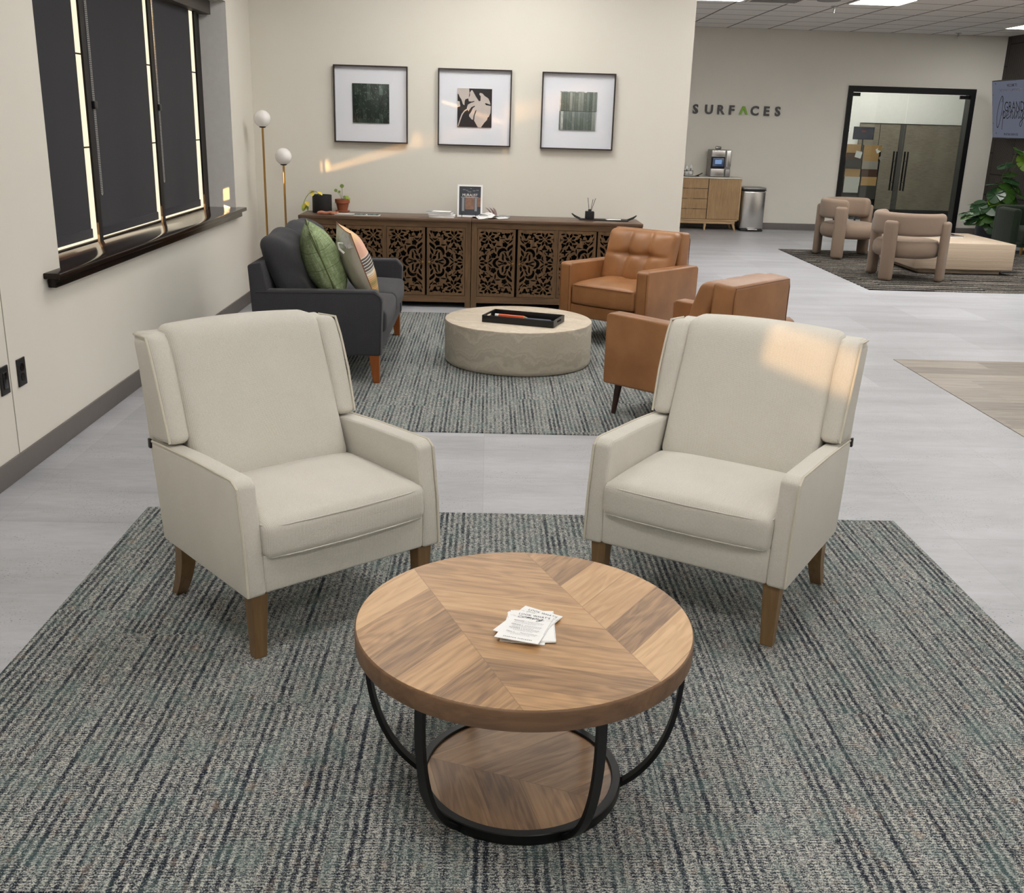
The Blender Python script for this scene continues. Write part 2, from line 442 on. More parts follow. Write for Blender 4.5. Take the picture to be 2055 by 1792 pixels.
    def strip(s, pts, w, nrm, th=0):
        """flat ribbon along pts, lying across nrm"""
        pts = [Vector(p) for p in pts]; nrm = Vector(nrm).normalized(); vs = []; fs = []
        for i, p in enumerate(pts):
            t = (pts[min(i + 1, len(pts) - 1)] - pts[max(i - 1, 0)]).normalized(); a = t.cross(nrm).normalized() * w / 2
            vs += [p - a, p + a]
        for i in range(len(pts) - 1): fs.append((2 * i, 2 * i + 1, 2 * i + 3, 2 * i + 2))
        return s.add(vs, fs)

def obj(name, mb, mat, parent=None, label=None, smooth=True, angle=38):
    me = bpy.data.meshes.new(name)
    if isinstance(mb, MB):
        bmesh.ops.recalc_face_normals(mb.bm, faces=mb.bm.faces)
        mb.bm.to_mesh(me); mb.bm.free()
    else: me = mb
    if smooth:
        me.shade_smooth(); me.set_sharp_from_angle(angle=R(angle))
    me.materials.clear(); me.materials.append(MAT[mat] if isinstance(mat, str) else mat)
    o = bpy.data.objects.new(name, me); COL.objects.link(o)
    if parent: o.parent = parent
    if label: o['label'] = label
    return o
def thing(name, label, cat, loc=(0, 0, 0), rot=0, group=None):
    o = bpy.data.objects.new(name, None); COL.objects.link(o); o.empty_display_size = .1
    o.location = loc; o.rotation_euler = (0, 0, rot); o['label'] = label; o['category'] = cat
    if group: o['group'] = group
    return o
def tag(o, label, cat, group=None, loc=None, rot=None):
    o['label'] = label; o['category'] = cat
    if group: o['group'] = group
    if loc is not None: o.location = loc
    if rot is not None: o.rotation_euler = rot if isinstance(rot, tuple) else (0, 0, rot)
    return o
def struct(name, mb, mat, **k):
    o = obj(name, mb, mat, **k); o['kind'] = 'structure'; return o
def copy_tree(root, loc, rot, label):
    r = root.copy(); COL.objects.link(r); r.location = loc; r.rotation_euler = (0, 0, rot); r['label'] = label
    for ch in list(root.children):
        c = ch.copy(); COL.objects.link(c); c.parent = r
        for g in list(ch.children):
            d = g.copy(); COL.objects.link(d); d.parent = c
    return r

def frame_mx(o, rx, uy):
    rx = Vector(rx).normalized(); uy = Vector(uy).normalized(); n = rx.cross(uy)
    return Matrix(((rx.x, uy.x, n.x, o[0]), (rx.y, uy.y, n.y, o[1]), (rx.z, uy.z, n.z, o[2]), (0, 0, 0, 1)))
def text_mesh(body, size, mx, ext=.0, bold=0.0, align='LEFT', sx=1.0, space=1.0):
    cu = bpy.data.curves.new('txt', 'FONT'); cu.body = body; cu.size = size; cu.extrude = ext; cu.offset = bold
    cu.align_x = align; cu.space_character = space; cu.resolution_u = 3
    t = bpy.data.objects.new('txt', cu); COL.objects.link(t)
    bpy.context.view_layer.update()
    me = bpy.data.meshes.new_from_object(t); bpy.data.objects.remove(t); bpy.data.curves.remove(cu)
    me.transform(mx @ Matrix.Diagonal((sx, 1, 1, 1))); return me
def shape_mesh(outer, holes, depth):
    """flat outline with true holes, extruded"""
    cu = bpy.data.curves.new('shape', 'CURVE'); cu.dimensions = '2D'; cu.fill_mode = 'BOTH'; cu.extrude = depth / 2
    for p in [outer] + holes:
        sp = cu.splines.new('POLY'); sp.points.add(len(p) - 1); sp.use_cyclic_u = True
        for i, q in enumerate(p): sp.points[i].co = (q[0], q[1], 0, 1)
    t = bpy.data.objects.new('shape', cu); COL.objects.link(t); bpy.context.view_layer.update()
    me = bpy.data.meshes.new_from_object(t); bpy.data.objects.remove(t); bpy.data.curves.remove(cu)
    return me
def smooth_path(pts, n=5):
    P = [Vector((*p, 0)) for p in pts]; out = []
    for i in range(len(P) - 1):
        a = P[max(i - 1, 0)]; b = P[i]; c = P[i + 1]; d = P[min(i + 2, len(P) - 1)]
        for k in range(n):
            t = k / n
            out.append(.5 * ((2 * b) + (c - a) * t + (2 * a - 5 * b + 4 * c - d) * t * t + (3 * b - a - 3 * c + d) * t ** 3))
    return out + [P[-1]]
SCRIPT = {
 'c': ([[(.75, .8), (.45, 1), (.1, .6), (.15, .1), (.5, 0), (1, .35)]], 1),
 'o': ([[(0, .35), (.1, .7), (.45, 1), (.75, .6), (.5, .05), (.15, .25), (.3, .9), (.7, .95), (1, .8)]], 1),
 'm': ([[(0, .8), (.12, 1), (.2, .8), (.15, 0), (.3, .75), (.5, 1), (.6, .8), (.55, 0), (.7, .75), (.9, 1), (1, .8), (1, .1), (1.15, 0), (1.4, .35)]], 1.4),
 'n': ([[(0, .8), (.12, 1), (.2, .8), (.15, 0), (.3, .75), (.55, 1), (.68, .8), (.65, .1), (.8, 0), (1.05, .35)]], 1.05),
 'i': ([[(0, .35), (.22, 1), (.2, .1), (.35, 0), (.6, .35)], [(.3, 1.4), (.34, 1.45)]], .6),
 'g': ([[(.7, .85), (.4, 1), (.1, .6), (.15, .1), (.45, .05), (.72, .9), (.65, -.6), (.4, -1.1), (.05, -.9), (.3, -.4), (1.3, .3)]], 1.3),
 'e': ([[(0, .35), (.5, .5), (.7, .8), (.45, 1), (.15, .6), (.2, .1), (.5, 0), (1, .35)]], 1),
 'p': ([[(0, .35), (.25, 1.1), (.2, -1.6)], [(.22, .6), (.5, 1), (.75, .6), (.6, .1), (.3, .1), (.6, 0), (1, .35)]], 1),
 'O': ([[(.95, 2.3), (1.1, 2.9), (.75, 3.1), (.2, 2.0), (-.1, .3), (.1, -1.1), (.5, -1.2), (.95, .2), (1.25, 1.8), (1.15, 2.9), (.8, 3.15)]], 1.35)}
def script_mb(mb, word, size, mx, w, slant=.35, sx=1.0):
    x = 0
    for ch in word:
        st, adv = SCRIPT[ch]
        for s in st:
            pts = [mx @ Vector((((x + p.x) + slant * p.y) * size * sx, p.y * size, 0)) for p in smooth_path(s)]
            mb.strip(pts, w, mx.to_3x3() @ Vector((0, 0, 1)))
        x += adv
    return mb
# ------------------------------------------------------------------ camera
def make_camera():
    f, p, r, y, H = 2058.2, .30715, .029347, .0286, 1.5
    f0 = Vector((math.sin(y), math.cos(y), 0)); r0 = Vector((math.cos(y), -math.sin(y), 0)); u0 = Vector((0, 0, 1))
    f1 = f0 * math.cos(p) - u0 * math.sin(p); u1 = u0 * math.cos(p) + f0 * math.sin(p)
    r2 = r0 * math.cos(r) + u1 * math.sin(r); u2 = u1 * math.cos(r) - r0 * math.sin(r)
    cam = bpy.data.cameras.new('camera'); o = bpy.data.objects.new('camera', cam); COL.objects.link(o)
    cam.sensor_width = 36; cam.sensor_fit = 'HORIZONTAL'; cam.lens = 36 * f / 2055; cam.clip_start = .05
    o.matrix_world = Matrix(((r2.x, u2.x, -f1.x, 0), (r2.y, u2.y, -f1.y, 0), (r2.z, u2.z, -f1.z, H), (0, 0, 0, 1)))
    SC.camera = o
make_camera()

# ------------------------------------------------------------------ room shell
XL, YB, YF, XR, ZC = -1.969, 8.97, 16.226, 7.67, 2.9
YN = -3.2
WY0, WY1, WZ0, WZ1 = 4.79, 8.22, .775, 2.28          # window opening
SY0, SY1, SZ0, SZ1 = -1.30, -.66, 1.65, 1.83         # added unseen window, sized for the sun patch

struct('floor', MB().box(XL - .25, 9.7, YN - .1, 20.2, -.12, 0), 'concrete', smooth=False)
struct('floor_plank_inset', MB().box(2.82, 7.6, -2.6, 6.898, 0, .0035), 'plank', smooth=False)

w = MB()
w.box(XL - .21, XL, 4.18, WY0, 0, ZC); w.box(XL - .21, XL, WY1, YF, 0, ZC)
w.box(XL - .21, XL, WY0, WY1, 0, WZ0); w.box(XL - .21, XL, WY0, WY1, WZ1, ZC)
w.box(XL - .04, XL, YN, SY0, 0, ZC); w.box(XL - .04, XL, SY1, 4.18, 0, ZC)
w.box(XL - .04, XL, SY0, SY1, 0, SZ0); w.box(XL - .04, XL, SY0, SY1, SZ1, ZC)
struct('wall_left', w, 'paint', smooth=False)
struct('trim_1', MB().box(XL, XL + .0025, 4.177, 4.181, .1, ZC), 'seam_line', smooth=False)
struct('wall_back', MB().box(XL, 1.647, YB, YB + .13, 0, ZC), 'paint', smooth=False)
w = MB()
DX0, DX1, DZ1 = 5.365, 7.305, 2.15
w.box(XL, DX0, YF, YF + .14, 0, ZC); w.box(DX1, XR + .1, YF, YF + .14, 0, ZC); w.box(DX0, DX1, YF, YF + .14, DZ1, ZC)
struct('wall_far', w, 'paint', smooth=False)
struct('wall_right', MB().box(XR, XR + .1, 11.2, YF, 0, ZC), 'dark_panel', smooth=False)
struct('wall_right_plain', MB().box(XR, XR + .1, YN, 11.2, 0, ZC), 'paint', smooth=False)
struct('wall_near', MB().box(XL, XR, YN - .1, YN, 0, ZC), 'paint', smooth=False)
struct('ceiling', MB().box(XL - .25, 9.7, YN - .1, 20.2, ZC, ZC + .1), 'ceiling', smooth=False)
# the room behind the glass doors
w = MB(); w.box(4.6, 9.6, 18.62, 18.72, 0, ZC); w.box(4.5, 4.6, YF + .14, 18.72, 0, ZC); w.box(9.5, 9.6, YF + .14, 18.72, 0, ZC)
w.box(XR, 9.6, YF + .06, YF + .14, 0, ZC)
struct('wall_behind_doors', w, 'panel_white', smooth=False)

for nm, b in (('baseboard_left', (XL, XL + .012, YN, YB, 0, .1)), ('baseboard_back', (XL, 1.647, YB - .012, YB, 0, .1)),
              ('baseboard_far', (2.0, DX0, YF - .012, YF, 0, .1)), ('baseboard_corner', (DX1, XR, YF - .012, YF, 0, .1)),
              ('baseboard_right', (XR - .012, XR, YN, YF, 0, .1))):
    struct(nm, MB().box(*b, r=.004, k=1), 'base_grey')

# ------------------------------------------------------------------ window with three roller blinds
win = bpy.data.objects.new('window_1', None); COL.objects.link(win); win.location = (-2.15, 6.5, WZ0); win['kind'] = 'structure'
def wp(name, mb, mat, **k): 
    o = obj(name, mb, mat, win, **k); o.matrix_parent_inverse = Matrix.Translation((2.15, -6.5, -WZ0)); return o
mb = MB()
for a, b in ((5.775, 5.83), (6.915, 6.975), (7.965, 8.03)): mb.box(-2.150, -2.138, a, b, WZ0, WZ1)
mb.box(-2.178, -2.172, 8.065, WY1, WZ0, WZ1)
for a, b in ((5.40, 5.66), (6.55, 6.80), (7.58, 7.83)): mb.box(-2.27, -2.19, a, b, .88, WZ1)  # unseen stiles behind the blinds, added to block the sun
mb.box(-2.27, -2.24, 7.83, 8.11, .88, WZ1)  # further unseen blocker, keeps the sun off the window reveal
mb.box(-2.19, -2.172, WY0, WY1, WZ0, .806)
wp('window_frame', mb, 'bronze', smooth=False)
mb = MB()
for z in (1.30, 1.775): mb.box(-2.186, -2.182, WY0, WY1, z - .004, z + .004)
wp('glazing_bar', mb, 'bronze', smooth=False)
wp('glass_pane', MB().box(-2.184, -2.181, WY0, WY1, WZ0, WZ1), 'pane', smooth=False)
mb = MB(); mb.prism([(-2.184, WY0), (XL - .001, WY0), (XL - .001, 4.60), (-1.895, 4.60), (-1.895, 8.26), (XL - .001, 8.26), (XL - .001, WY1), (-2.184, WY1)], 'z', .772, .80, r=.006, k=2)
mb.box(-1.965, -1.925, 4.63, 8.23, .73, .772, r=.006, k=2)
wp('window_sill', mb, 'sill_wood')

struct('trim_2', MB().box(-2.171, XL - .0005, WY1 - .003, WY1, .80, WZ1), 'jamb_grey', smooth=False)
def blind(y0, y1, label, zb=.832):
    t = thing('roller_blind', label, 'window blind', (-2.15, (y0 + y1) / 2, zb), 0, 'charcoal roller blinds in the left window')
    h = (y1 - y0) / 2
    obj('blind_cloth', MB().box(-.002, .002, -h, h, .012, 1.352, m=(1, 6, 10), fn=lambda v, n: v + Vector((.004 * math.sin(n.y * 5) * (1 - n.z) * .5, 0, 0))), 'blind_cloth', t)
    obj('hem_bar', MB().box(-.007, .007, -h, h, 0, .05, r=.005), 'blind_cloth', t)
    return t
blind(4.80, 5.70, 'charcoal roller blind nearest the camera, leftmost of the three in the window')
blind(5.835, 6.85, 'middle charcoal roller blind, between the two bead chains of the left window', .826)
blind(6.98, 7.868, 'charcoal roller blind farthest from the camera, beside the lit window jamb')
tag(obj('valance', MB().box(-2.165, -2.08, WY0, WY1 - .01, 2.185, WZ1, r=.003, k=1), 'valance'), 'dark boxed valance across the top of the left window', 'valance')
def chain(y, z0, label):
    t = thing('bead_chain', label, 'blind chain', (-2.138, y, z0), 0, 'blind chains in the left window')
    zt = 2.19 - z0
    mb = MB(); n = 120
    for sgn in (-1, 1):
        for i in range(n):
            z = zt * i / n; mb.box(-.0015, .0015, sgn * .009 - .0028, sgn * .009 + .0028, z, z + zt / n * .62)
    mb.tube([(0, -.009, 0), (0, -.005, -.008), (0, .005, -.008), (0, .009, 0)], .0015, 5)
    o = obj('beads', mb, 'chain_steel', t, smooth=False)
    obj('chain_holder', MB().box(-.008, .012, -.022, .022, 1.52 - z0 - .02, 1.52 - z0 + .02, r=.004), 'black_plastic', t)
chain(5.87, 1.055, 'bead chain hanging left of the middle blind, nearer to the camera')
chain(7.005, 1.06, 'bead chain hanging left of the farthest blind')

# unseen window added and shaped to put a sun patch on the right armchair
w2 = bpy.data.objects.new('added_sun_window', None); COL.objects.link(w2); w2['kind'] = 'structure'
mb = MB(); t_ = .012
for b in ((SY0, SY1, SZ0 - .0, SZ0 + t_), (SY0, SY1, SZ1 - t_, SZ1), (SY0, SY0 + t_, SZ0, SZ1), (SY1 - t_, SY1, SZ0, SZ1)): mb.box(XL - .04, XL - .02, *b)
obj('window_frame', mb, 'bronze', w2, smooth=False)
obj('glass_pane', MB().box(XL - .032, XL - .029, SY0, SY1, SZ0, SZ1), 'pane_tinted', w2, smooth=False)  # pane darkened to dim the sun patch on the armchair

# wall plates
def plate(y, z, kind, label):
    t = thing('wall_outlet', label, 'wall outlet', (XL, y, z))
    obj('plate', MB().box(0, .007, -.038, .038, -.059, .059, r=.003), 'black_plastic', t)
    if kind == 'duplex':
        for s in (-1, 1):
            a = MB().lathe([(0, .007), (.017, .007), (.0165, .0095), (0, .0095)], 20, mx=Matrix.Translation((0, 0, s * .021)) @ Matrix.Rotation(PI / 2, 4, 'Y'))
            f = obj('receptacle', a, 'black_gloss', t)
    else: obj('rocker', MB().box(.006, .011, -.017, .017, -.034, .034, r=.002), 'black_gloss', t)
plate(4.279, .429, 'duplex', 'black duplex outlet plate on the left wall, right of the wall seam')
plate(4.118, .431, 'rocker', 'black blank wall plate on the left wall, left of the wall seam')

# ------------------------------------------------------------------ glass double door
d = bpy.data.objects.new('door_1', None); COL.objects.link(d); d.location = (DX0, YF, 0); d['kind'] = 'structure'
def dp(name, mb, mat, par=None, **k):
    o = obj(name, mb, mat, par or d, **k); return o
W_ = DX1 - DX0
mb = MB(); fw = .075
mb.box(0, fw, -.03, .15, 0, DZ1); mb.box(W_ - fw, W_, -.03, .15, 0, DZ1); mb.box(fw, W_ - fw, -.03, .15, DZ1 - fw - .01, DZ1)
dp('door_frame', mb, 'black_metal', smooth=False)
cx = 6.315 - DX0
for a, b in ((fw + .012, cx - .004), (cx + .004, W_ - fw - .012)):
    lf = dp('glass_leaf', MB().box(a, b, .045, .055, .02, DZ1 - fw - .02), 'door_glass', smooth=False)
    hx = a if a < .3 else b
    sg = 1 if a < .3 else -1
    for zz in (2.03, .03):
        obj('patch_fitting', MB().box(min(hx - .02 * sg, hx + .12 * sg), max(hx - .02 * sg, hx + .12 * sg), .035, .065, zz - .025, zz + .025), 'black_metal', lf, smooth=False)
    for yy, xo in ((-.01, 0), (.11, 0)):
        hx2 = (cx - .085 if sg == 1 else cx + .085)
        g = MB(); g.tube([(hx2, yy, .635), (hx2, yy, 1.22)], .0135, 10)
        for zz in (.76, 1.08): g.tube([(hx2, yy, zz), (hx2, .05, zz)], .008, 8)
        obj('pull_handle', g, 'black_metal', lf)
dp('door_bottom_rail', MB().box(fw, W_ - fw, .0, .12, 0, .018), 'black_metal', smooth=False)

# things in the room behind the glass
pn = thing('wall_panel', 'tall brown textured wall panels behind the glass doors, white wall above', 'wall panel', (7.9, 18.58, 0))
for a, b in ((6.43, 6.775), (6.785, 7.135), (7.235, 8.30), (8.32, 9.3)):
    obj('panel', MB().box(a - 7.9, b - 7.9, -.02, .03, .19, 1.632), 'grasscloth', pn, smooth=False)
obj('panel_cap', MB().box(6.43 - 7.9, 1.4, -.025, .03, 1.632, 1.645), 'bronze', pn, smooth=False)
obj('panel_mullion', MB().box(7.14 - 7.9, 7.23 - 7.9, -.024, .03, .19, 1.632), 'panel_charcoal', pn, smooth=False)
obj('panel_base', MB().box(6.43 - 7.9, 1.4, -.022, .03, 0, .19), 'matte_black', pn, smooth=False)
tag(obj('thermostat', MB().box(-.04, .04, -.015, .01, -.034, .034, r=.004), 'paper'), 'small white thermostat on the wall behind the glass door, beside the monitor', 'thermostat', loc=(6.22, 18.60, 1.50))
obj('display', MB().box(-.026, .026, -.018, -.012, -.018, .024), 'panel_charcoal', bpy.data.objects['thermostat'], smooth=False)
mo = thing('monitor', 'black monitor above the sample boards behind the glass door', 'monitor', (5.90, 16.85, 1.30))
obj('casing', MB().box(-.165, .165, -.012, .012, .075, .27, r=.006), 'black_plastic', mo)
obj('screen', MB().box(-.157, .157, -.0135, -.012, .083, .262), 'monitor_screen', mo, smooth=False)
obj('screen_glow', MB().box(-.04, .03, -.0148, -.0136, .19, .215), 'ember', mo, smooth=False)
obj('monitor_arm', MB().tube([(0.0, .02, .16), (.01, .03, .05), (.012, .03, -.1)], .013, 8), 'black_metal', mo)

rk = thing('sample_rack', 'black standing rack holding the sample boards behind the glass door', 'display rack', (5.95, 16.9, 0))
g = MB(); g.box(-.285, -.265, 0, .03, .0, 1.29); g.box(.265, .285, 0, .03, 0, 1.29); g.box(-.012, .012, 0, .03, 0, 1.29)
obj('upright', g, 'black_metal', rk, smooth=False)
obj('back_board', MB().box(-.28, .28, .03, .04, .30, 1.28), 'matte_black', rk, smooth=False)
obj('foot', MB().box(-.29, .29, -.18, .22, 0, .03), 'black_metal', rk, smooth=False)
grp = 'floor sample boards behind the glass door'
for nm, mat, x0, x1, z0, z1, dy in (
    ('cork coloured sample board at the top of the left column', 'cork', -.285, -.03, 1.10, 1.30, 0),
    ('red-brown sample board second in the left column', 'panel_brown', -.275, -.03, 1.04, 1.17, -.012),
    ('near-black sample board with grey label, left column', 'panel_charcoal', -.27, -.025, .925, 1.07, -.024),
    ('honey tan sample board below the near-black one', 'cork', -.265, -.02, .80, .93, -.012),
    ('upper white sample board, left column', 'panel_white', -.26, -.015, .665, .802, -.02),
    ('lower white sample board, left column', 'panel_white', -.262, -.025, .555, .672, -.028),
    ('tall tan sample board at the top of the right column', 'cork', .0, .25, 1.04, 1.295, 0),
    ('pale grey sample board, right column', 'panel_grey', .0, .252, .92, 1.05, -.01),
    ('dark red-brown sample board, right column below the grey', 'panel_brown', .005, .254, .80, .925, -.016),
    ('speckled tan sample board, right column above the charcoal one', 'cork', .01, .256, .672, .806, -.022),
    ('charcoal sample board at the bottom of the right column', 'panel_charcoal', .015, .265, .46, .676, -.016)):
    tag(obj('sample_board', MB().box((x0 - x1) / 2, (x1 - x0) / 2, -.008, 0, 0, z1 - z0), mat, smooth=False), nm + ' behind the glass', 'sample board', grp,
        loc=(5.95 + (x0 + x1) / 2, 16.895 + dy, z0))
tag(obj('paper_tag', MB().box(-.055, .055, -.002, .002, -.05, .05), 'paper', smooth=False), 'white paper tag hung askew on the sample boards', 'tag', loc=(5.86, 16.85, 1.145), rot=(0, .22, .2))
for lb, x, z, rt, mt in (('small tan sample chip at the top right of the sample boards', 6.20, 1.25, .3, 'cork'), ('small white sample chip by the tan chip', 6.17, 1.215, -.5, 'paper'), ('grey sample chip poking out right of the boards', 6.235, 1.10, .8, 'panel_grey')):
    tag(obj('sample_chip', MB().box(-.035, .035, -.003, .003, -.035, .035), mt, smooth=False), lb, 'sample chip', 'loose sample chips behind the glass', loc=(x, 16.86, z), rot=(0, rt, .2))

# ------------------------------------------------------------------ ceiling fittings
def troffer(x, y, label, s=.305):
    t = thing('ceiling_light', label, 'ceiling light', (x, y, ZC), 0, 'square ceiling lights')
    g = MB()
    for a in ((-s, s, -s, -s + .02), (-s, s, s - .02, s), (-s, -s + .02, -s, s), (s - .02, s, -s, s)): g.box(*a, -.012, 0)
    obj('light_frame', g, 'credenza_white', t, smooth=False)
    obj('diffuser', MB().box(-s + .02, s - .02, -s + .02, s - .02, -.009, -.001), 'troffer', t, smooth=False)
    return t
troffer(4.375, 12.42, 'square ceiling light in the far room near the top edge, centre right')
troffer(2.57, 12.50, 'square ceiling light in the far room beside the white wall end')
troffer(7.28, 14.65, 'square ceiling light in the far right corner by the dark wall')
for x, y in ((4.375, 9.0), (6.8, 11.0), (4.375, 10.9), (2.57, 10.8), (5.6, 9.6), (6.8, 8.4), (5.6, 11.3), (3.4, 11.2), (6.8, 6.0), (4.375, 5.6), (2.57, 8.4),  # several of these unseen lights added to brighten the far room
             (-.6, 7.6), (.35, 7.9), (1.2, 6.3), (-.6, 4.9), (1.2, 3.2), (-.6, 1.6), (1.2, .2), (-.6, -1.6), (3.4, 2.2), (5.6, -.6), (3.4, -1.4), (6.6, 3.4)):  # the one closest to the back wall added to brighten it
    troffer(x, y, 'unseen square ceiling light overhead, placed to light the room')
troffer(6.5, 17.6, 'added square ceiling light in the room behind the glass, in the middle')  # unseen extra light, brightens the room behind the doors
troffer(7.4, 17.4, 'square ceiling light in the room behind the glass doors')
troffer(5.6, 17.4, 'square ceiling light above the sample boards behind the glass')
def sprinkler(x, y, label):
    t = thing('sprinkler_head', label, 'sprinkler', (x, y, ZC), 0, 'sprinkler heads')
    obj('escutcheon', MB().lathe([(.0, -.006), (.04, -.006), (.045, 0), (0, 0)], 20), 'steel_side', t)
    g = MB().lathe([(.012, -.05), (.012, -.006), (0, -.006)], 10); g.lathe([(0, -.075), (.008, -.075), (.008, -.05), (0, -.05)], 10)
    obj('deflector', g, 'steel', t)
sprinkler(4.035, 13.05, 'chrome sprinkler head on the ceiling beside the bright ceiling light')
sprinkler(6.77, 15.9, 'sprinkler head on the ceiling above the glass doors')
tag(obj('ceiling_speaker', MB().lathe([(0, -.008), (.125, -.008), (.135, 0), (0, 0)], 36), 'speaker_grey'), 'round grey speaker grille in the far ceiling', 'speaker', loc=(3.79, 12.5, ZC))
v = thing('ceiling_vent', 'slatted air vent in the far ceiling at the top edge', 'air vent', (3.22, 12.55, ZC))
g = MB()
for a in ((-.3, .3, -.3, -.27), (-.3, .3, .27, .3), (-.3, -.27, -.3, .3), (.27, .3, -.3, .3)): g.box(*a, -.012, 0)
obj('vent_frame', g, 'credenza_white', v, smooth=False)
obj('vent_back', MB().box(-.27, .27, -.27, .27, -.003, -.001), 'matte_black', v, smooth=False)
for i in range(6): obj('slat', MB().box(-.26, .26, -.22 + i * .085, -.19 + i * .085, -.012, -.004), 'speaker_grey', v, smooth=False)

# ------------------------------------------------------------------ carpets let into the floor
tag(obj('area_carpet', MB().box(-1.49, 1.49, -1.06, 1.06, 0, .006), 'carpet_teal', smooth=False), 'grey-teal striped carpet under the cream armchairs and wood coffee table', 'carpet', loc=(.167, 2.762, 0))
tag(obj('area_carpet', MB().box(-1.25, 1.25, -1.655, 1.655, 0, .006), 'carpet_teal', smooth=False), 'grey-teal striped carpet under the grey sofa and round stone table', 'carpet', loc=(.16, 6.592, 0))
tag(obj('area_carpet', MB().box(-1.7, 1.7, -1.69, 1.69, 0, .006), 'carpet_black', smooth=False), 'black and cream striped carpet under the mauve chairs', 'carpet', loc=(5.49, 11.79, 0))
# ------------------------------------------------------------------ cream armchairs
ZF = .006                                             # carpet top
def make_cream(label, loc, rot):
    t = thing('armchair', label, 'armchair', loc, rot, 'cream armchairs by the wood coffee table')
    W = .335
    for s in (-1, 1):
        # arm and side panel in one piece
        poly = [(.0, .205), (.012, .36), (.036, .525), (.06, .541), (.33, .534), (.60, .517), (.585, .36), (.556, .205)]
        a, b = sorted((s * .272, s * W))
        obj('arm', MB().prism(poly, 'x', a, b, r=.011, k=3), 'cream_weave', t, angle=60)
        # piping along the outer edge
        p = [(s * (W - .004), y, z) for y, z in ((-.001, .212), (.009, .36), (.034, .522), (.062, .5395), (.33, .5325), (.598, .517))]
        sm = []
        for i in range(len(p) - 1):
            for k in range(4): sm.append(Vector(p[i]).lerp(Vector(p[i + 1]), k / 4))
        obj('piping', MB().tube(sm + [Vector(p[-1])], .0042, 6), 'cream_pipe', t)
        # wing
        wg = MB()
        poly = [(.462, .532), (.60, .520), (.700, .836), (.582, .850), (.538, .76)]
        a, b = sorted((s * .256, s * (W - .002)))
        wg.prism(poly, 'x', a, b, r=.027, k=5)
        obj('wing', wg, 'cream_weave', t, angle=70)
        p = [(s * (W - .008), .472, .538), (s * (W - .004), .515, .68), (s * (W - .004), .560, .79), (s * (W - .005), .588, .844), (s * (W - .01), .69, .838)]
        obj('piping', MB().tube(p, .004, 6), 'cream_pipe', t)
        # front leg: tapered, straight
        x = s * .287; q = .026; e = .019
        obj('leg', MB().hull([(x - e, .040 - e + .004, 0), (x + e, .040 - e + .004, 0), (x + e, .040 + e, 0), (x - e, .040 + e, 0),
                              (x - q, .040 - q, .207), (x + q, .040 - q, .207), (x + q, .040 + q, .207), (x - q, .040 + q, .207)], r=.003, k=1), 'leg_brown', t, smooth=False)
        # rear leg: sabre curve out to the back
        lg = MB(); rows = []
        for i in range(8):
            u = i / 7; z = .207 * (1 - u); yb = .505 + .075 * u * u; h = .026 - .008 * u
            rows.append([(x - h, yb - h, z), (x + h, yb - h, z), (x + h, yb + h, z), (x - h, yb + h, z)])
        vs = [p for r in rows for p in r]; fs = [(0, 1, 2, 3), (31, 30, 29, 28)]
        for i in range(7):
            for k in range(4): j = (k + 1) % 4; fs.append((i * 4 + k, i * 4 + j, i * 4 + 4 + j, i * 4 + 4 + k))
        lg.add(vs, fs); obj('leg', lg, 'leg_brown', t, angle=50)
    obj('front_rail', MB().box(-.274, .274, .006, .10, .206, .325, r=.01, k=3), 'cream_weave', t)
    obj('seat_frame', MB().box(-.28, .28, .08, .55, .207, .30), 'cream_weave', t, smooth=False)
    # seat cushion with a crowned top
    def puff(v, n):
        c = max(0, 1 - n.x ** 4) * max(0, 1 - n.y ** 4)
        if n.z > 0: v.z += .030 * c * n.z
        v.y -= .010 * (1 - n.x * n.x) if n.y < -.6 else 0
        return v
    sc = MB().box(-.274, .274, -.012, .43, .308, .418, r=.026, k=4, m=(14, 12, 3), fn=puff)
    seat = obj('seat_cushion', sc, 'cream_weave', t, angle=80)
    pp = MB()
    for z in (.408, .316):
        loop = [(-.262, .42, z), (-.270, .02, z), (-.255, -.004, z), (-.2, -.013, z), (-.1, -.018, z), (0, -.0205, z), (.1, -.018, z), (.2, -.013, z), (.255, -.004, z), (.270, .02, z), (.262, .42, z)]
        pp.tube(loop, .0022, 6)
    obj('cushion_piping', pp, 'cream_weave', seat)
    # back pad and outer shell, raked
    def rake(v, n):
        v.y += (v.z) * .405
        c = max(0, 1 - n.x ** 4) * max(0, 1 - n.z ** 4)
        if n.y < 0: v.y -= .016 * c
        v.z += .012 * max(0, 1 - n.x * n.x) if n.z > .7 else 0
        return v
    obj('back_pad', MB().box(-.264, .264, .488, .608, .40, .862, r=.034, k=4, m=(14, 3, 14), fn=rake), 'cream_weave', t, angle=80)
    obj('back_shell', MB().hull([(-.325, .50, .21), (.325, .50, .21), (.33, .575, .21), (-.33, .575, .21),
                                 (-.30, .60, .845), (.30, .60, .845), (.325, .705, .845), (-.325, .705, .845)], r=.014, k=3), 'cream_weave', t, angle=60)
    for s in ((-1, 1)):
        obj('zip_tab', MB().box(s * .335 - .004, s * .335 + .004, .598, .614, .495, .525, r=.002, k=1), 'black_plastic', t)
    return t
make_cream('cream armchair on the left, turned towards the wood coffee table, grey sofa behind it', (-.391, 2.809, ZF), R(39.9))
_A = bpy.data.objects['armchair']
copy_tree(_A, (.609, 2.896, ZF), R(-32.8), 'cream armchair on the right, with a warm patch of sun on its back')

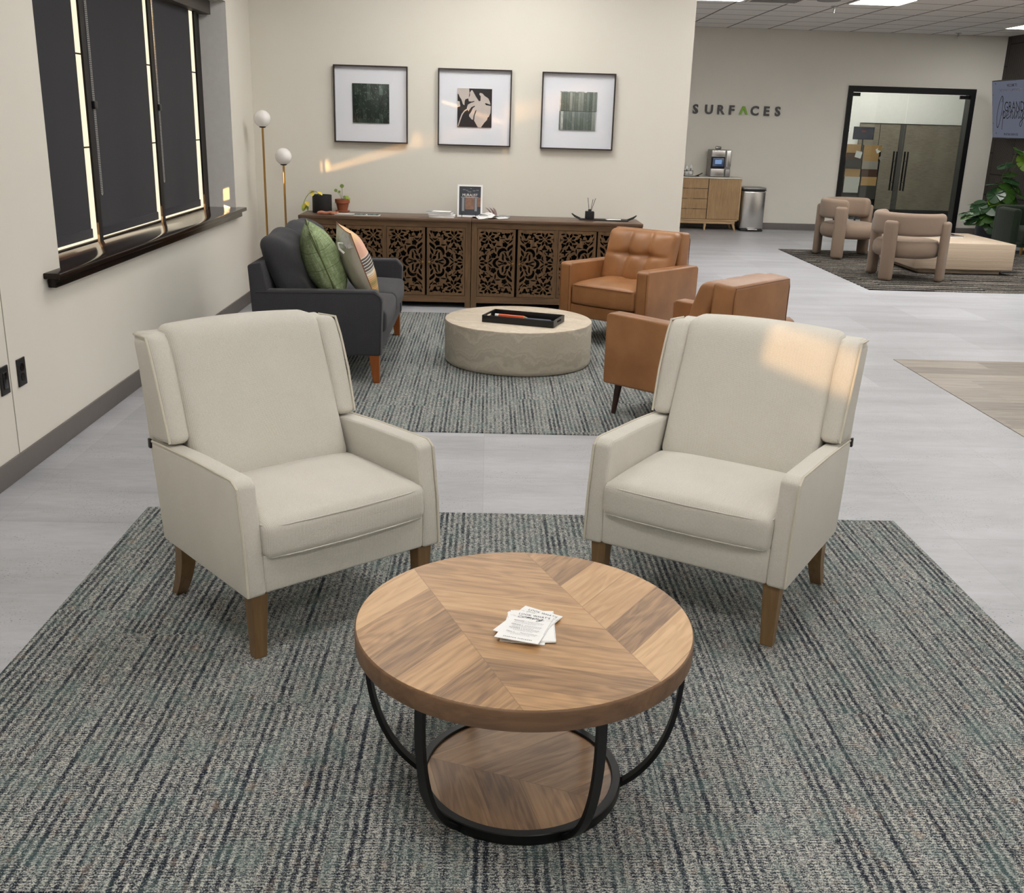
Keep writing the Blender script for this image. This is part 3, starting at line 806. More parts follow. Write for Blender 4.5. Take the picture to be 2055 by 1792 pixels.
# ------------------------------------------------------------------ wood coffee table
ct = thing('coffee_table', 'round chevron-topped wood coffee table on curved black metal legs', 'coffee table', (.099, 2.09, ZF))
obj('tabletop', MB().lathe([(.376, .4215), (.379, .4195), (.380, .417), (.380, .378), (.378, .3745), (.0, .3745)][::-1] , 128), 'rim_wood', ct)
obj('tabletop_veneer', MB().lathe([(0, .4212), (.3765, .4212), (.3762, .4222), (0, .4222)], 128), 'chevron_top', ct)
for k in range(6):
    a = R(-126.5 + 60 * k); pts = []
    P0, P1, P2, P3 = Vector((.362, .376)), Vector((.372, .20)), Vector((.330, .07)), Vector((.232, .008))
    g = MB(); vs = []; fs = []; n = 18
    er = Vector((math.cos(a), math.sin(a), 0)); et = Vector((-math.sin(a), math.cos(a), 0))
    for i in range(n + 1):
        u = i / n; q = P0 * (1 - u) ** 3 + P1 * 3 * u * (1 - u) ** 2 + P2 * 3 * u * u * (1 - u) + P3 * u ** 3
        d = (P1 - P0) * (1 - u) ** 2 + (P2 - P1) * 2 * u * (1 - u) + (P3 - P2) * u * u; d.normalize(); nn = Vector((-d.y, d.x))
        for (sx_, sy_) in ((-1, -1), (1, -1), (1, 1), (-1, 1)):
            c = q + nn * .0055 * sy_; vs.append(er * c.x + et * .0105 * sx_ + Vector((0, 0, max(.0, c.y))))
    fs = [(0, 1, 2, 3), tuple(n * 4 + j for j in (3, 2, 1, 0))]
    for i in range(n):
        for j in range(4): l = (j + 1) % 4; fs.append((i * 4 + j, i * 4 + l, i * 4 + 4 + l, i * 4 + 4 + j))
    g.add(vs, fs)
    obj('leg', g, 'black_metal', ct, angle=40)
rg = MB(); prof = [(.219, .001), (.238, .001), (.240, .004), (.240, .026), (.238, .028), (.221, .028), (.219, .026)]
vs = []; fs = []; n = 96
for r_, z_ in prof:
    for i in range(n): vs.append((r_ * math.cos(2 * PI * i / n), r_ * math.sin(2 * PI * i / n), z_))
for k in range(len(prof)):
    l = (k + 1) % len(prof)
    for i in range(n): j = (i + 1) % n; fs.append((k * n + i, k * n + j, l * n + j, l * n + i))
rg.add(vs, fs); obj('base_ring', rg, 'black_metal', ct)
obj('lower_shelf', MB().lathe([(0, .006), (.2195, .006), (.2195, .021), (0, .021)], 96), 'chevron_shelf', ct)

# promotional cards on the table
def card(loc, rot, label, front):
    t = thing('card', label, 'card', loc, rot, 'white printed cards on the coffee table')
    sg = MB().box(-.049, .049, -.0715, .0715, 0, .0012, m=(1, 8, 1), fn=(lambda v, n: v + Vector((0, 0, .004 * max(0, -n.y) ** 2))) if front else None)
    obj('sheet', sg, 'paper', t, smooth=False)
    mx = Matrix.Translation((0, 0, .0016))
    h = .0086
    obj('headline', text_mesh("LOOK WHAT'S", .0118, mx @ Matrix.Translation((.004, .0545, 0)), align='CENTER', sx=.86, space=1.1), 'ink', t, smooth=False)
    obj('script_word', script_mb(MB(), 'coming', .0078, mx @ Matrix.Translation((-.032, .0415, 0)), .0011, .35, 1.25), 'ink', t, smooth=False)
    g = MB()
    for sg_ in (-1, 1):
        g.strip([mx @ Vector((sg_ * .049, .045 + (.002 if sg_ > 0 else 0), 0)), mx @ Vector((sg_ * .043, .047, 0)), mx @ Vector((sg_ * .036, .0445, 0))], .0006, (0, 0, 1))
    g.strip([mx @ Vector((.0475, .066, 0)), mx @ Vector((.0475, -.060, 0))], .0005, (0, 0, 1))
    obj('flourish', g, 'ink_soft', t, smooth=False)
    if front:
        ys = (.023, .004, -.012, -.033)
        for nm, y in zip(('WINTER |', 'SPRING |', 'SUMMER |', 'FALL |'), ys):
            obj('season_heading', text_mesh(nm, .0062, mx @ Matrix.Translation((-.034, y, .0006 if y > -.02 else .0014)), sx=.95, space=1.15), 'ink', t, smooth=False)
            g = MB()
            for j, (x0, x1) in enumerate(((-.002, .036), (-.030, .034), (-.022, .022) if y < .0 else (-.03, .02))):
                yy = y + .0018 - j * .0052; zz = .0008 if y > -.02 else .0018
                k = x0
                while k < x1:
                    l = random.uniform(.002, .0055); g.strip([mx @ Vector((k, yy, zz)), mx @ Vector((min(k + l, x1), yy, zz))], .0013 if j == 0 else .0009, (0, 0, 1)); k += l + .0012
            obj('small_print', g, 'ink_soft', t, smooth=False)
        obj('footer_word', text_mesh('SPARTAN SURFACES', .0050, mx @ Matrix.Translation((0, -.0615, .0031)), align='CENTER', sx=1.0, space=1.5, bold=.00012), 'ink', t, smooth=False)
    return t
tz = .4285
card((.1015, 2.047, tz), R(-9), 'white printed card at the bottom of the pile, squared to the table', False)
card((.113, 2.049, tz + .0014), R(2), 'white printed card under the pile, corner showing at the lower right', False)
card((.1165, 2.053, tz + .0028), R(-1), 'white printed card lying square behind the top cards', False)
card((.107, 2.0595, tz + .0044), R(-32), 'white printed card twisted to the right, second from the top', False)
card((.0995, 2.0365, tz + .0060), R(-18.6), 'topmost white printed card listing the seasons', True)

# ------------------------------------------------------------------ charcoal sofa (faces +x)
sf = thing('sofa', 'charcoal fabric two-seat sofa against the left wall, two pillows on it', 'sofa', (-.97, 6.615, ZF))
ox, oy = .97, -6.615
def sp(name, mb, mat='charcoal_weave', **k):
    o = obj(name, mb, mat, sf, **k); o.matrix_parent_inverse = Matrix.Translation((ox, oy, 0)); return o
for y0, y1 in ((5.868, 5.958), (7.27, 7.36)):
    poly = [(-1.325, .165), (-.612, .165), (-.600, .50), (-.640, .545), (-1.335, .535)]
    sp('arm', MB().prism(poly, 'y', y0, y1, r=.014, k=3), angle=60)
g = MB()
for y0 in (5.869, 7.359):
    g.tube([(-1.32, y0, .522), (-.65, y0, .531), (-.618, y0, .512), (-.607, y0, .48), (-.618, y0, .172)], .003, 6)
sp('arm_seam', g, 'charcoal_seam')
sp('base', MB().box(-1.29, -.618, 5.955, 7.275, .165, .285, r=.008))
sp('back_frame', MB().prism([(-1.26, .165), (-1.335, .18), (-1.362, .672), (-1.345, .682), (-1.285, .692), (-1.23, .4)], 'y', 5.872, 7.355, r=.008, k=2), angle=50)
def seatp(v, n):
    c = max(0, 1 - n.x ** 4) * max(0, 1 - n.y ** 4)
    if n.z > 0: v.z += .026 * c * n.z
    if n.x > .5: v.x += .014 * max(0, 1 - n.y * n.y) * max(0, 1 - n.z * n.z)
    return v
for y0, y1 in ((5.960, 6.614), (6.618, 7.268)):
    sp('seat_cushion', MB().box(-1.22, -.588, y0, y1, .285, .415, r=.03, k=4, m=(12, 12, 3), fn=seatp), angle=80)
rs = random.Random(3)
def backp(seed):
    def f(v, n):
        c = max(0, 1 - n.y ** 4) * max(0, 1 - n.z ** 4)
        if n.x > 0: v.x += .05 * c
        v.x -= v.z * .40
        v.z += .035 * max(0, 1 - n.y ** 2) * (1 if n.z > .6 else 0)
        w = math.sin(v.y * 31 + seed + math.sin(v.z * 23) * 2) * .006 + math.sin(v.z * 47 + v.y * 25 + seed) * .004
        v.x += w * (1 if n.x > 0 else 0); v.z += .008 * math.sin(v.y * 17 + seed * 2) * (1 if n.z > .5 else 0)
        return v
    return f
for i, (y0, y1) in enumerate(((5.955, 6.63), (6.60, 7.27))):
    sp('back_cushion', MB().box(-1.265, -1.115, y0, y1, .42, .80, r=.075, k=6, m=(3, 16, 16), fn=backp(i * 1.7)), angle=80)
for x in (-.652, -1.27):
    for y in (5.905, 7.32):
        q, e = .030, .019
        if x > -1: dx, dy = .010, 0
        else: dx, dy = -.01, 0
        sp('leg', MB().hull([(x - e + dx, y - e, 0), (x + e + dx, y - e, 0), (x + e + dx, y + e, 0), (x - e + dx, y + e, 0),
                             (x - q, y - q, .168), (x + q, y - q, .168), (x + q, y + q, .168), (x - q, y + q, .168)], r=.003, k=1), 'leg_cherry', smooth=False)

# throw pillows: size s, standing on the seat; local x = thickness, y = width, z = height
def pillow_mb(s, th, half=None, seed=0, sag=.0):
    h = s / 2
    g = MB(); n = 22; vs = []; fs = []
    def pt(i, j, side):
        u = -1 + 2 * i / n; v = -1 + 2 * j / n
        b = (max(0, 1 - u * u) ** .55) * (max(0, 1 - v * v) ** .55)
        pin = 1 - .07 * (1 - abs(u) ** 2) * (abs(v) ** 3) ; pin2 = 1 - .07 * (1 - abs(v) ** 2) * (abs(u) ** 3)
        w = math.sin(u * 7 + seed) * math.sin(v * 6 + seed * 2) * .006 * b
        return (side * (th / 2 * b) + w, u * h * pin2, v * h * pin)
    for side in (1, -1):
        if half and side != half: continue
        base = len(vs)
        for i in range(n + 1):
            for j in range(n + 1): vs.append(pt(i, j, side))
        for i in range(n):
            for j in range(n): fs.append((base + i * (n + 1) + j, base + (i + 1) * (n + 1) + j, base + (i + 1) * (n + 1) + j + 1, base + i * (n + 1) + j + 1))
    g.add(vs, fs); bmesh.ops.remove_doubles(g.bm, verts=g.bm.verts, dist=1e-5); return g
def edge_cord(s, r):
    h = s / 2; p = []; n = 16
    def e(u, v): return (0, u * h * (1 - .07 * (1 - v * v) * abs(u) ** 3 if abs(u) == 1 else 1), v * h * (1 - .07 * (1 - u * u) if abs(v) == 1 else 1))
    for i in range(n): p.append(e(-1 + 2 * i / n, -1))
    for i in range(n): p.append(e(1, -1 + 2 * i / n))
    for i in range(n): p.append(e(1 - 2 * i / n, 1))
    for i in range(n + 1): p.append(e(-1, 1 - 2 * i / n))
    return MB().tube(p, r, 6)
def place(o, loc, lean, yaw, roll=0):
    o.location = loc; o.rotation_euler = (Matrix.Rotation(yaw, 3, 'Z') @ Matrix.Rotation(lean, 3, 'Y') @ Matrix.Rotation(roll, 3, 'X')).to_euler()
p1 = thing('throw_pillow', 'green woven throw pillow on the sofa, nearest the dark back cushions', 'pillow')
place(p1, (-.985, 6.215, .665), R(-22), R(11), R(4))
obj('cover', pillow_mb(.47, .23, None, 1), 'green_linen', p1, angle=80); obj('seam', edge_cord(.47, .0035), 'stem_green', p1)
p2 = thing('throw_pillow', 'striped peach and grey throw pillow on the sofa, in front of the green one', 'pillow')
place(p2, (-.785, 6.235, .655), R(-21), R(17), R(3))
obj('back_cover', pillow_mb(.465, .17, -1, 2), 'oat_cloth', p2, angle=80); obj('front_cover', pillow_mb(.465, .17, 1, 2), 'striped_cloth', p2, angle=80)
obj('seam', edge_cord(.465, .0025), 'terracotta', p2)
g = MB(); n = 14; vs = []; fs = []
rs = random.Random(5)
for i in range(n + 1):
    for j in range(7):
        u = -1 + .55 * i / n; v = 1 - .36 * j / 6
        b = (max(0, 1 - u * u) ** .55) * (max(0, 1 - v * v) ** .55)
        vs.append((-.085 * b - .010 - rs.random() * .012, u * .2325 - .006, v * .2325 + .006))
for i in range(n):
    for j in range(6): fs.append((i * 7 + j, i * 7 + 7 + j, i * 7 + 8 + j, i * 7 + j + 1))
g.add(vs, fs)
g.tube([(-.06, -.20, .19), (-.085, -.215, .205), (-.09, -.21, .17), (-.075, -.225, .14)], .007, 6)
obj('plastic_wrap', g, 'wrap_film', p2, label='crumpled clear plastic wrap left on the pillow corner')

# ------------------------------------------------------------------ tan leather armchairs
def make_tan(label, loc, rot):
    t = thing('leather_armchair', label, 'armchair', loc, rot, 'tan leather armchairs around the stone table')
    W, D = .365, .715
    for s in (-1, 1):
        a, b = sorted((s * .268, s * W))
        poly = [(.0, .172), (.0, .535), (.02, .552), (D - .03, .538), (D, .52), (D - .012, .172)]
        obj('arm', MB().prism(poly, 'x', a, b, r=.016, k=4), 'leather', t, angle=60)
        g = MB()
        g.tube([(s * (W - .013), .001, .18), (s * (W - .013), .001, .532), (s * (W - .013), .022, .549), (s * (W - .013), D - .03, .535), (s * (W - .006), D - .006, .51)], .0026, 6)
        g.tube([(s * .281, .001, .18), (s * .281, .001, .532), (s * .281, .022, .549), (s * .281, .5, .541)], .0026, 6)
        obj('arm_seam', g, 'seam_brown', t)
        for y, q in ((.065, 0), (D - .07, 1)):
            x = s * .30; r0, r1 = .021, .013
            lx, ly = s * .012, (-.018 if q == 0 else .03)
            obj('leg', MB().tube([(x + lx, y + ly, .002), (x, y, .178)], [r1, r0], 14), 'leg_dark', t)
    obj('front_rail', MB().box(-.27, .27, .012, .64, .172, .262, r=.01), 'leather', t)
    def puff(v, n):
        c = max(0, 1 - n.x ** 4) * max(0, 1 - n.y ** 4)
        if n.z > 0: v.z += (.034 * c - .014 * math.exp(-(n.x ** 2) * 14) * math.exp(-((n.y - .2) ** 2) * 5)) * n.z
        if n.y < -.5: v.y -= .012 * max(0, 1 - n.x * n.x)
        return v
    obj('seat_cushion', MB().box(-.265, .265, .004, .52, .265, .408, r=.026, k=4, m=(16, 14, 3), fn=puff), 'leather', t, angle=80)
    obj('seat_seam', MB().tube([(-.262, .30, .396), (-.263, .03, .396), (-.24, .002, .397), (-.12, -.006, .399), (0, -.009, .4), (.12, -.006, .399), (.24, .002, .397), (.263, .03, .396), (.262, .30, .396)], .0028, 6), 'seam_brown', t)
    def tuft(v, n):
        v.y += v.z * .34
        if n.y < 0:
            c = max(0, 1 - n.x ** 4) * max(0, 1 - n.z ** 4); d = .030 * c
            for bx in (-.30, .30):
                d -= .020 * math.exp(-((n.x - bx) ** 2) * 160) * math.exp(-max(0, -n.z - .9) * 8)
                d -= .026 * math.exp(-((n.x - bx) ** 2 + (n.z - .08) ** 2) * 28)
            d -= .016 * math.exp(-((n.z - .08) ** 2) * 190) * c
            v.y -= d
        return v
    obj('back_cushion', MB().box(-.278, .278, .44, .55, .40, .765, r=.034, k=4, m=(34, 3, 26), fn=tuft), 'leather', t, angle=80)
    obj('back_shell', MB().hull([(-.275, .55, .18), (.275, .55, .18), (.272, .70, .18), (-.272, .70, .18),
                                 (-.286, .575, .772), (.286, .575, .772), (.286, .705, .760), (-.286, .705, .760)], r=.022, k=4), 'leather', t, angle=60)
    obj('back_seam', MB().tube([(-.281, .696, .45), (-.282, .700, .71), (-.272, .700, .750), (.272, .700, .750), (.282, .700, .71), (.281, .696, .45)], .0028, 6), 'seam_brown', t)
    return t
make_tan('tan leather armchair with tufted back, facing us beside the carved sideboard', (.797, 7.118, ZF), R(-39))
copy_tree(bpy.data.objects['leather_armchair'], (.875, 5.605, ZF), R(-133), 'tan leather armchair seen from behind, partly hidden by the right cream chair')

# ------------------------------------------------------------------ round stone table with tray
dt = thing('stone_table', 'low round travertine drum table on the teal carpet', 'coffee table', (.206, 6.578, ZF))
obj('drum', MB().lathe([(.0, .004), (.462, .004), (.470, .012), (.475, .03), (.475, .262), (.4735, .270), (.0, .270)], 128), 'stone_side', dt)
obj('tabletop', MB().lathe([(0, .2695), (.4733, .2695), (.4725, .2745), (.470, .276), (0, .276)], 128), 'stone_top', dt)
tr = thing('serving_tray', 'black rectangular serving tray with cut-out handles on the stone table', 'tray', (.234, 6.475, ZF + .276), R(-19.6))
L_, Wd, Hh, th = .233, .122, .044, .007
obj('tray_base', MB().box(-L_, L_, -Wd, Wd, 0, .006), 'black_gloss', tr, smooth=False)
for s in (-1, 1): obj('long_side', MB().box(-L_, L_, s * Wd - th / 2, s * Wd + th / 2, 0, Hh, r=.001, k=1), 'black_plastic', tr)
for s in (-1, 1):
    out = [(-Wd, 0), (Wd, 0), (Wd, Hh), (-Wd, Hh)]
    hole = [(-.042, .018), (.042, .018), (.047, .025), (.042, .032), (-.042, .032), (-.047, .025)]
    me = shape_mesh(out, [hole], th)
    me.transform(Matrix(((0, 0, 1, s * L_), (1, 0, 0, 0), (0, 1, 0, 0), (0, 0, 0, 1))))
    obj('short_side', me, 'black_plastic', tr, smooth=False)
bz = ZF + .276 + .0062
pen = thing('pencil', 'fat orange pencil lying in the black tray', 'pencil', (.158, 6.555, bz + .011), R(-21))
obj('barrel', MB().lathe([(.011, -.085), (.011, .085)], 8, mx=Matrix.Rotation(PI / 2, 4, 'Y')), 'pen_orange', pen)
obj('tip', MB().lathe([(.011, -.11), (.011, -.085)], 8, mx=Matrix.Rotation(PI / 2, 4, 'Y')), 'paper', pen)
obj('point', MB().lathe([(.011, .085), (.003, .11)], 8, mx=Matrix.Rotation(PI / 2, 4, 'Y')), 'cork', pen)
tag(obj('pen_case', MB().box(-.085, .085, -.011, .011, 0, .014, r=.005), 'slate_blue'), 'slate-blue flat case at the right end of the black tray', 'case', loc=(.328, 6.475, bz), rot=R(-20))
# ------------------------------------------------------------------ carved sideboards
def leafp(cx, cy, ang, L, W, bl=.5, n=7):
    """leaf outline: pointed at both ends, fattest at bl"""
    ca, sa = math.cos(ang), math.sin(ang); up = []; dn = []
    for i in range(n + 1):
        t = i / n; w = W / 2 * (math.sin(PI * (t ** (math.log(.5) / math.log(bl)))) ** .8 if 0 < t < 1 else 0)
        up.append((t * L - L / 2, w)); dn.append((t * L - L / 2, -w))
    p = up + dn[-2:0:-1]
    return [(cx + x * ca - y * sa, cy + x * sa + y * ca) for x, y in p]
def blobp(cx, cy, r, lobes, amp, ph=0, n=26, sx=1):
    return [(cx + sx * (r * (1 + amp * math.cos(lobes * a + ph))) * math.cos(a), cy + (r * (1 + amp * math.cos(lobes * a + ph))) * math.sin(a)) for a in [2 * PI * i / n for i in range(n)]]
def crescp(cx, cy, r, ang):
    p = [(r * math.cos(a), r * math.sin(a)) for a in [PI * i / 8 for i in range(9)]] + [(r * .75 * math.cos(a) * 1.0, r * .28 * math.sin(a)) for a in [PI - PI * i / 6 for i in range(1, 6)]]
    return [(cx + x * math.cos(ang) - y * math.sin(ang), cy + x * math.sin(ang) + y * math.cos(ang)) for x, y in p]
def wavep(cx, cy, ang, L, W):
    up = []; dn = []; n = 8
    for i in range(n + 1):
        t = i / n; y = math.sin((t - .5) * 5) * W * .45; w = W / 2 * math.sin(PI * t) ** .7 if 0 < t < 1 else 0
        up.append((t * L - L / 2, y + w)); dn.append((t * L - L / 2, y - w))
    p = up + dn[-2:0:-1]
    return [(cx + x * math.cos(ang) - y * math.sin(ang), cy + x * math.sin(ang) + y * math.cos(ang)) for x, y in p]
def arcp(pts, w, teeth):
    """jagged thick band: smooth inside, toothed outside"""
    q = smooth_path(pts, 6); n = len(q) - 1; o = []; i_ = []
    for k, p in enumerate(q):
        t = (q[min(k + 1, n)] - q[max(k - 1, 0)]).normalized(); nn = Vector((-t.y, t.x, 0)); s = math.sin(PI * k / n) ** .5 if 0 < k < n else 0
        tz_ = (1.0 if k % 2 else .62) if teeth else 1
        o.append(((p + nn * w * .62 * s * tz_).x, (p + nn * w * .62 * s * tz_).y)); i_.append(((p - nn * w * .38 * s).x, (p - nn * w * .38 * s).y))
    return o + i_[-2:0:-1]
def fret_holes():
    """openings of the left door of a pair, traced in a 900 x 1600 frame (x right, y down)"""
    H = []
    fx, fy = 262, 212
    for k in range(8):
        a = R(22.5 + 45 * k); H.append(leafp(fx + 112 * math.cos(a), fy + 112 * math.sin(a), a + PI, 100, 54, .56))
    for k in range(4): a = k * PI / 2; H.append(leafp(fx + 46 * math.cos(a), fy + 46 * math.sin(a), a + PI / 2, 34, 20))
    H.append(leafp(112, 82, R(-8), 96, 36)); H.append(leafp(410, 92, R(8), 100, 38))
    H.append([(52, 170), (62, 170), (62, 205), (100, 208), (100, 220), (62, 222), (62, 262), (52, 262)])
    H.append(blobp(475, 228, 46, 3, .34, PI)); H.append(blobp(265, 425, 46, 3, .34, -PI / 2))
    for (x, y, r, ph) in ((125, 345, 44, .6), (398, 352, 38, 2.0)): H.append(blobp(x, y, r, 3, .3, ph))
    H.append(blobp(562, 130, 46, 4, .38, PI / 4 + .3)); H.append(blobp(165, 512, 44, 4, .38, .3))
    H.append(blobp(705, 135, 52, 3, .32, PI / 2)); H.append(blobp(172, 655, 50, 3, .32, PI * .8))
    H.append([(778, 78), (830, 78), (800, 140)]); H.append(leafp(832, 185, R(-72), 70, 24))
    H.append(leafp(498, 72, 0, 34, 14))
    H.append(wavep(596, 214, R(-22), 118, 26)); H.append(wavep(245, 555, R(-68), 118, 26))
    H.append(crescp(712, 246, 42, 0)); H.append(crescp(540, 300, 38, R(120))); H.append(crescp(352, 505, 38, R(150))); H.append(crescp(282, 665, 40, R(-80)))
    H.append(blobp(655, 360, 56, 5, .14, .4)); H.append(leafp(628, 285, R(75), 46, 24)); H.append(blobp(392, 622, 60, 5, .14, 1.2)); H.append(leafp(318, 588, R(15), 50, 26))
    H.append(leafp(792, 282, R(-45), 116, 30)); H.append(leafp(505, 402, R(3), 126, 32)); H.append(leafp(438, 478, R(85), 104, 30)); H.append(leafp(78, 475, R(-66), 116, 34))
    H.append(arcp([(728, 500), (752, 440), (800, 400), (832, 360)], 78, True))
    H.append(arcp([(520, 640), (512, 560), (560, 490), (640, 478), (690, 520)], 86, True))
    H.append(leafp(786, 552, R(-66), 122, 44)); H.append(wavep(680, 592, R(35), 128, 40)); H.append(wavep(612, 655, R(62), 132, 40))
    H.append(leafp(722, 702, R(48), 112, 66)); H.append(leafp(812, 672, R(82), 104, 40))
    H.append(leafp(58, 592, R(-60), 36, 18)); H.append(leafp(72, 690, R(-68), 84, 40)); H.append(leafp(122, 762, R(-8), 100, 42)); H.append(leafp(312, 748, R(-42), 116, 34))
    H.append(wavep(560, 768, R(-12), 128, 42)); H.append(leafp(772, 790, R(28), 74, 16)); H.append(leafp(802, 752, R(58), 62, 16))
    H = H + [[(x, 1600 - y) for x, y in reversed(p)] for p in H]
    H.append(leafp(665, 800, 0, 112, 78)); H.append(leafp(205, 800, PI, 76, 44, .4))
    H.append(arcp([(512, 905), (440, 868), (405, 800), (440, 732), (512, 695)], 84, True)[::-1])
    return H
FRET = fret_holes()
def grow(polys):
    """widen every opening as far as its neighbours and the border allow"""
    def bb(p): return (min(a for a, b in p), min(b for a, b in p), max(a for a, b in p), max(b for a, b in p))
    def cross(p, q):
        for i in range(len(p)):
            (ax, ay), (bx, by) = p[i - 1], p[i]
            for j in range(len(q)):
                (cx_, cy_), (dx, dy) = q[j - 1], q[j]
                d1 = (bx - ax) * (cy_ - ay) - (by - ay) * (cx_ - ax); d2 = (bx - ax) * (dy - ay) - (by - ay) * (dx - ax)
                d3 = (dx - cx_) * (ay - cy_) - (dy - cy_) * (ax - cx_); d4 = (dx - cx_) * (by - cy_) - (dy - cy_) * (bx - cx_)
                if d1 * d2 <= 0 and d3 * d4 <= 0: return True
        return False
    out = [None] * len(polys); boxes = [None] * len(polys)
    def sc(p, s, e=0):
        mx_, my_ = sum(a for a, b in p) / len(p), sum(b for a, b in p) / len(p)
        r = sum(math.hypot(a - mx_, b - my_) for a, b in p) / len(p); f = s * (1 + e / r)
        return [(mx_ + (a - mx_) * f, my_ + (b - my_) * f) for a, b in p]
    for i, p in enumerate(polys):
        for s in (1.0, .9, .8, .7, .6):
            q = sc(p, s, 6); b = bb(q)
            if b[0] < 44 or b[1] < 44 or b[2] > 856 or b[3] > 1556: continue
            if all(o is None or b[0] > x[2] or b[2] < x[0] or b[1] > x[3] or b[3] < x[1] or not cross(q, o) for o, x in zip(out, boxes)): break
        else: continue
        out[i] = q; boxes[i] = b
    done = []
    for i, p in enumerate(polys):
        if out[i] is None: continue
        best = out[i]
        for f in (1.06, 1.13, 1.2):
            q = sc(out[i], f); g = sc(out[i], f, 5); b = bb(g)
            if b[0] < 44 or b[1] < 44 or b[2] > 856 or b[3] > 1556: break
            if any(j != i and o is not None and not (b[0] > x[2] or b[2] < x[0] or b[1] > x[3] or b[3] < x[1]) and cross(g, o) for j, (o, x) in enumerate(zip(out, boxes))): break
            best = q
        out[i] = best; boxes[i] = bb(best); done.append(best)
    return done
FRET = grow(FRET)
def door_mesh(w, h, mirror):
    hol = []
    for p in FRET:
        q = [((x / 900) * w, h - (y / 1600) * h) for x, y in p]
        if mirror: q = [(w - x, y) for x, y in q][::-1]
        hol.append(q)
    me = shape_mesh([(0, 0), (w, 0), (w, h), (0, h)], hol, .012)
    me.transform(Matrix(((1, 0, 0, 0), (0, 0, -1, 0), (0, 1, 0, 0), (0, 0, 0, 1)))); return me
DW, DH = .312, .552
DM = [door_mesh(DW, DH, False), door_mesh(DW, DH, True)]
def sideboard(x0, x1, doors, label, loc):
    t = thing('sideboard', label, 'sideboard', loc, 0, 'carved walnut sideboards along the back wall')
    w = x1 - x0; y0, y1 = 0, .425
    obj('top', MB().box(-w / 2 - .002, w / 2 + .002, y0 - .012, y1, .703, .727, r=.003, k=1), 'walnut_top', t)
    for s in (-1, 1): obj('stile', MB().box(s * w / 2 - (.045 if s > 0 else 0), s * w / 2 + (.045 if s < 0 else 0), y0, y0 + .03, .0, .703), 'walnut_up', t, smooth=False)
    obj('rail', MB().box(-w / 2 + .045, w / 2 - .045, y0, y0 + .025, .657, .703), 'walnut', t, smooth=False)
    obj('bottom_rail', MB().box(-w / 2 + .045, w / 2 - .045, y0, y0 + .025, .045, .099), 'walnut', t, smooth=False)
    obj('centre_stile', MB().box(-.008, .008, y0, y0 + .025, .099, .657), 'walnut_up', t, smooth=False)
    for s in (-1, 1):
        obj('side_panel', MB().box(s * w / 2 - (.018 if s > 0 else 0), s * w / 2 + (.018 if s < 0 else 0), y0 + .03, y1, .045, .703), 'walnut_up', t, smooth=False)
        obj('leg', MB().box(s * w / 2 - (.045 if s > 0 else 0), s * w / 2 + (.045 if s < 0 else 0), y1 - .045, y1, 0, .045), 'walnut_up', t, smooth=False)
    g = MB(); g.box(-w / 2 + .018, w / 2 - .018, y1 - .012, y1 - .002, .06, .70); g.box(-w / 2 + .018, w / 2 - .018, .03, y1 - .012, .06, .075)
    obj('dark_interior', g, 'matte_black', t, smooth=False)
    for i, dx in enumerate(doors):
        me = DM[i % 2] if False else DM[i % 2].copy()
        d_ = obj('door', me, 'walnut_up', t, smooth=False); d_.location = (dx - (x0 + x1) / 2, .008, .102)
        kx = DW - .018 if i % 2 == 0 else .018
        obj('knob', MB().lathe([(0, 0), (.007, 0), (.006, .006), (.0095, .014), (.006, .02), (0, .021)], 14, mx=Matrix.Translation((kx, -.006, .274)) @ Matrix.Rotation(PI / 2, 4, 'X')), 'brass', d_)
    return t
sideboard(-1.543, -.142, (-1.492, -1.162, -.831, -.502), 'left carved walnut sideboard with fretwork doors, potted plants on top', (-.8425, 8.526, 0))
sideboard(-.136, 1.262, (-.089, .243, .574, .90), 'right carved walnut sideboard with fretwork doors, reed diffuser on top', (.563, 8.526, 0))
ZS = .727
# ---- things on the sideboards
vp = thing('planter', 'black cylinder planter with a trailing yellow-green vine on the sideboard', 'potted plant', (-1.392, 8.80, ZS))
vs = []
g = MB(); g.lathe([(.0, 0), (.078, 0), (.08, .004), (.08, .142), (.079, .145), (.072, .145), (.072, .03), (0, .03)], 40); obj('pot', g, 'matte_black', vp)
obj('soil', MB().lathe([(0, .11), (.0715, .11), (.0715, .118), (0, .118)], 30), 'soil', vp, smooth=False)
st = [(-.01, 0, .12), (-.03, -.01, .16), (-.065, -.02, .172), (-.105, -.03, .15), (-.14, -.035, .10), (-.155, -.035, .05), (-.148, -.035, .012)]
obj('vine', MB().tube([Vector((p.x, -.02, p.y)) for p in smooth_path([(q[0], q[2]) for q in st], 4)], .003, 6), 'vine', vp)
def leaf_mb(L, W, tip, cup=.15, n=6, base=.35):
    g = MB(); vs = []; fs = []
    for i in range(n + 1):
        t = i / n; w = W / 2 * math.sin(PI * min(1, t * .93 + .07)) ** .75 * (1 - .25 * t)
        x = t * L; zz = -tip * t * t
        vs += [(x, -w, zz + cup * w), (x, 0, zz), (x, w, zz + cup * w)]
    for i in range(n):
        for k in (0, 1): fs.append((i * 3 + k, i * 3 + 3 + k, i * 3 + 4 + k, i * 3 + k + 1))
    return g.add(vs, fs)
def put(o, loc, rz, ry=0, rx=0): o.location = loc; o.rotation_euler = (rx, ry, rz); return o
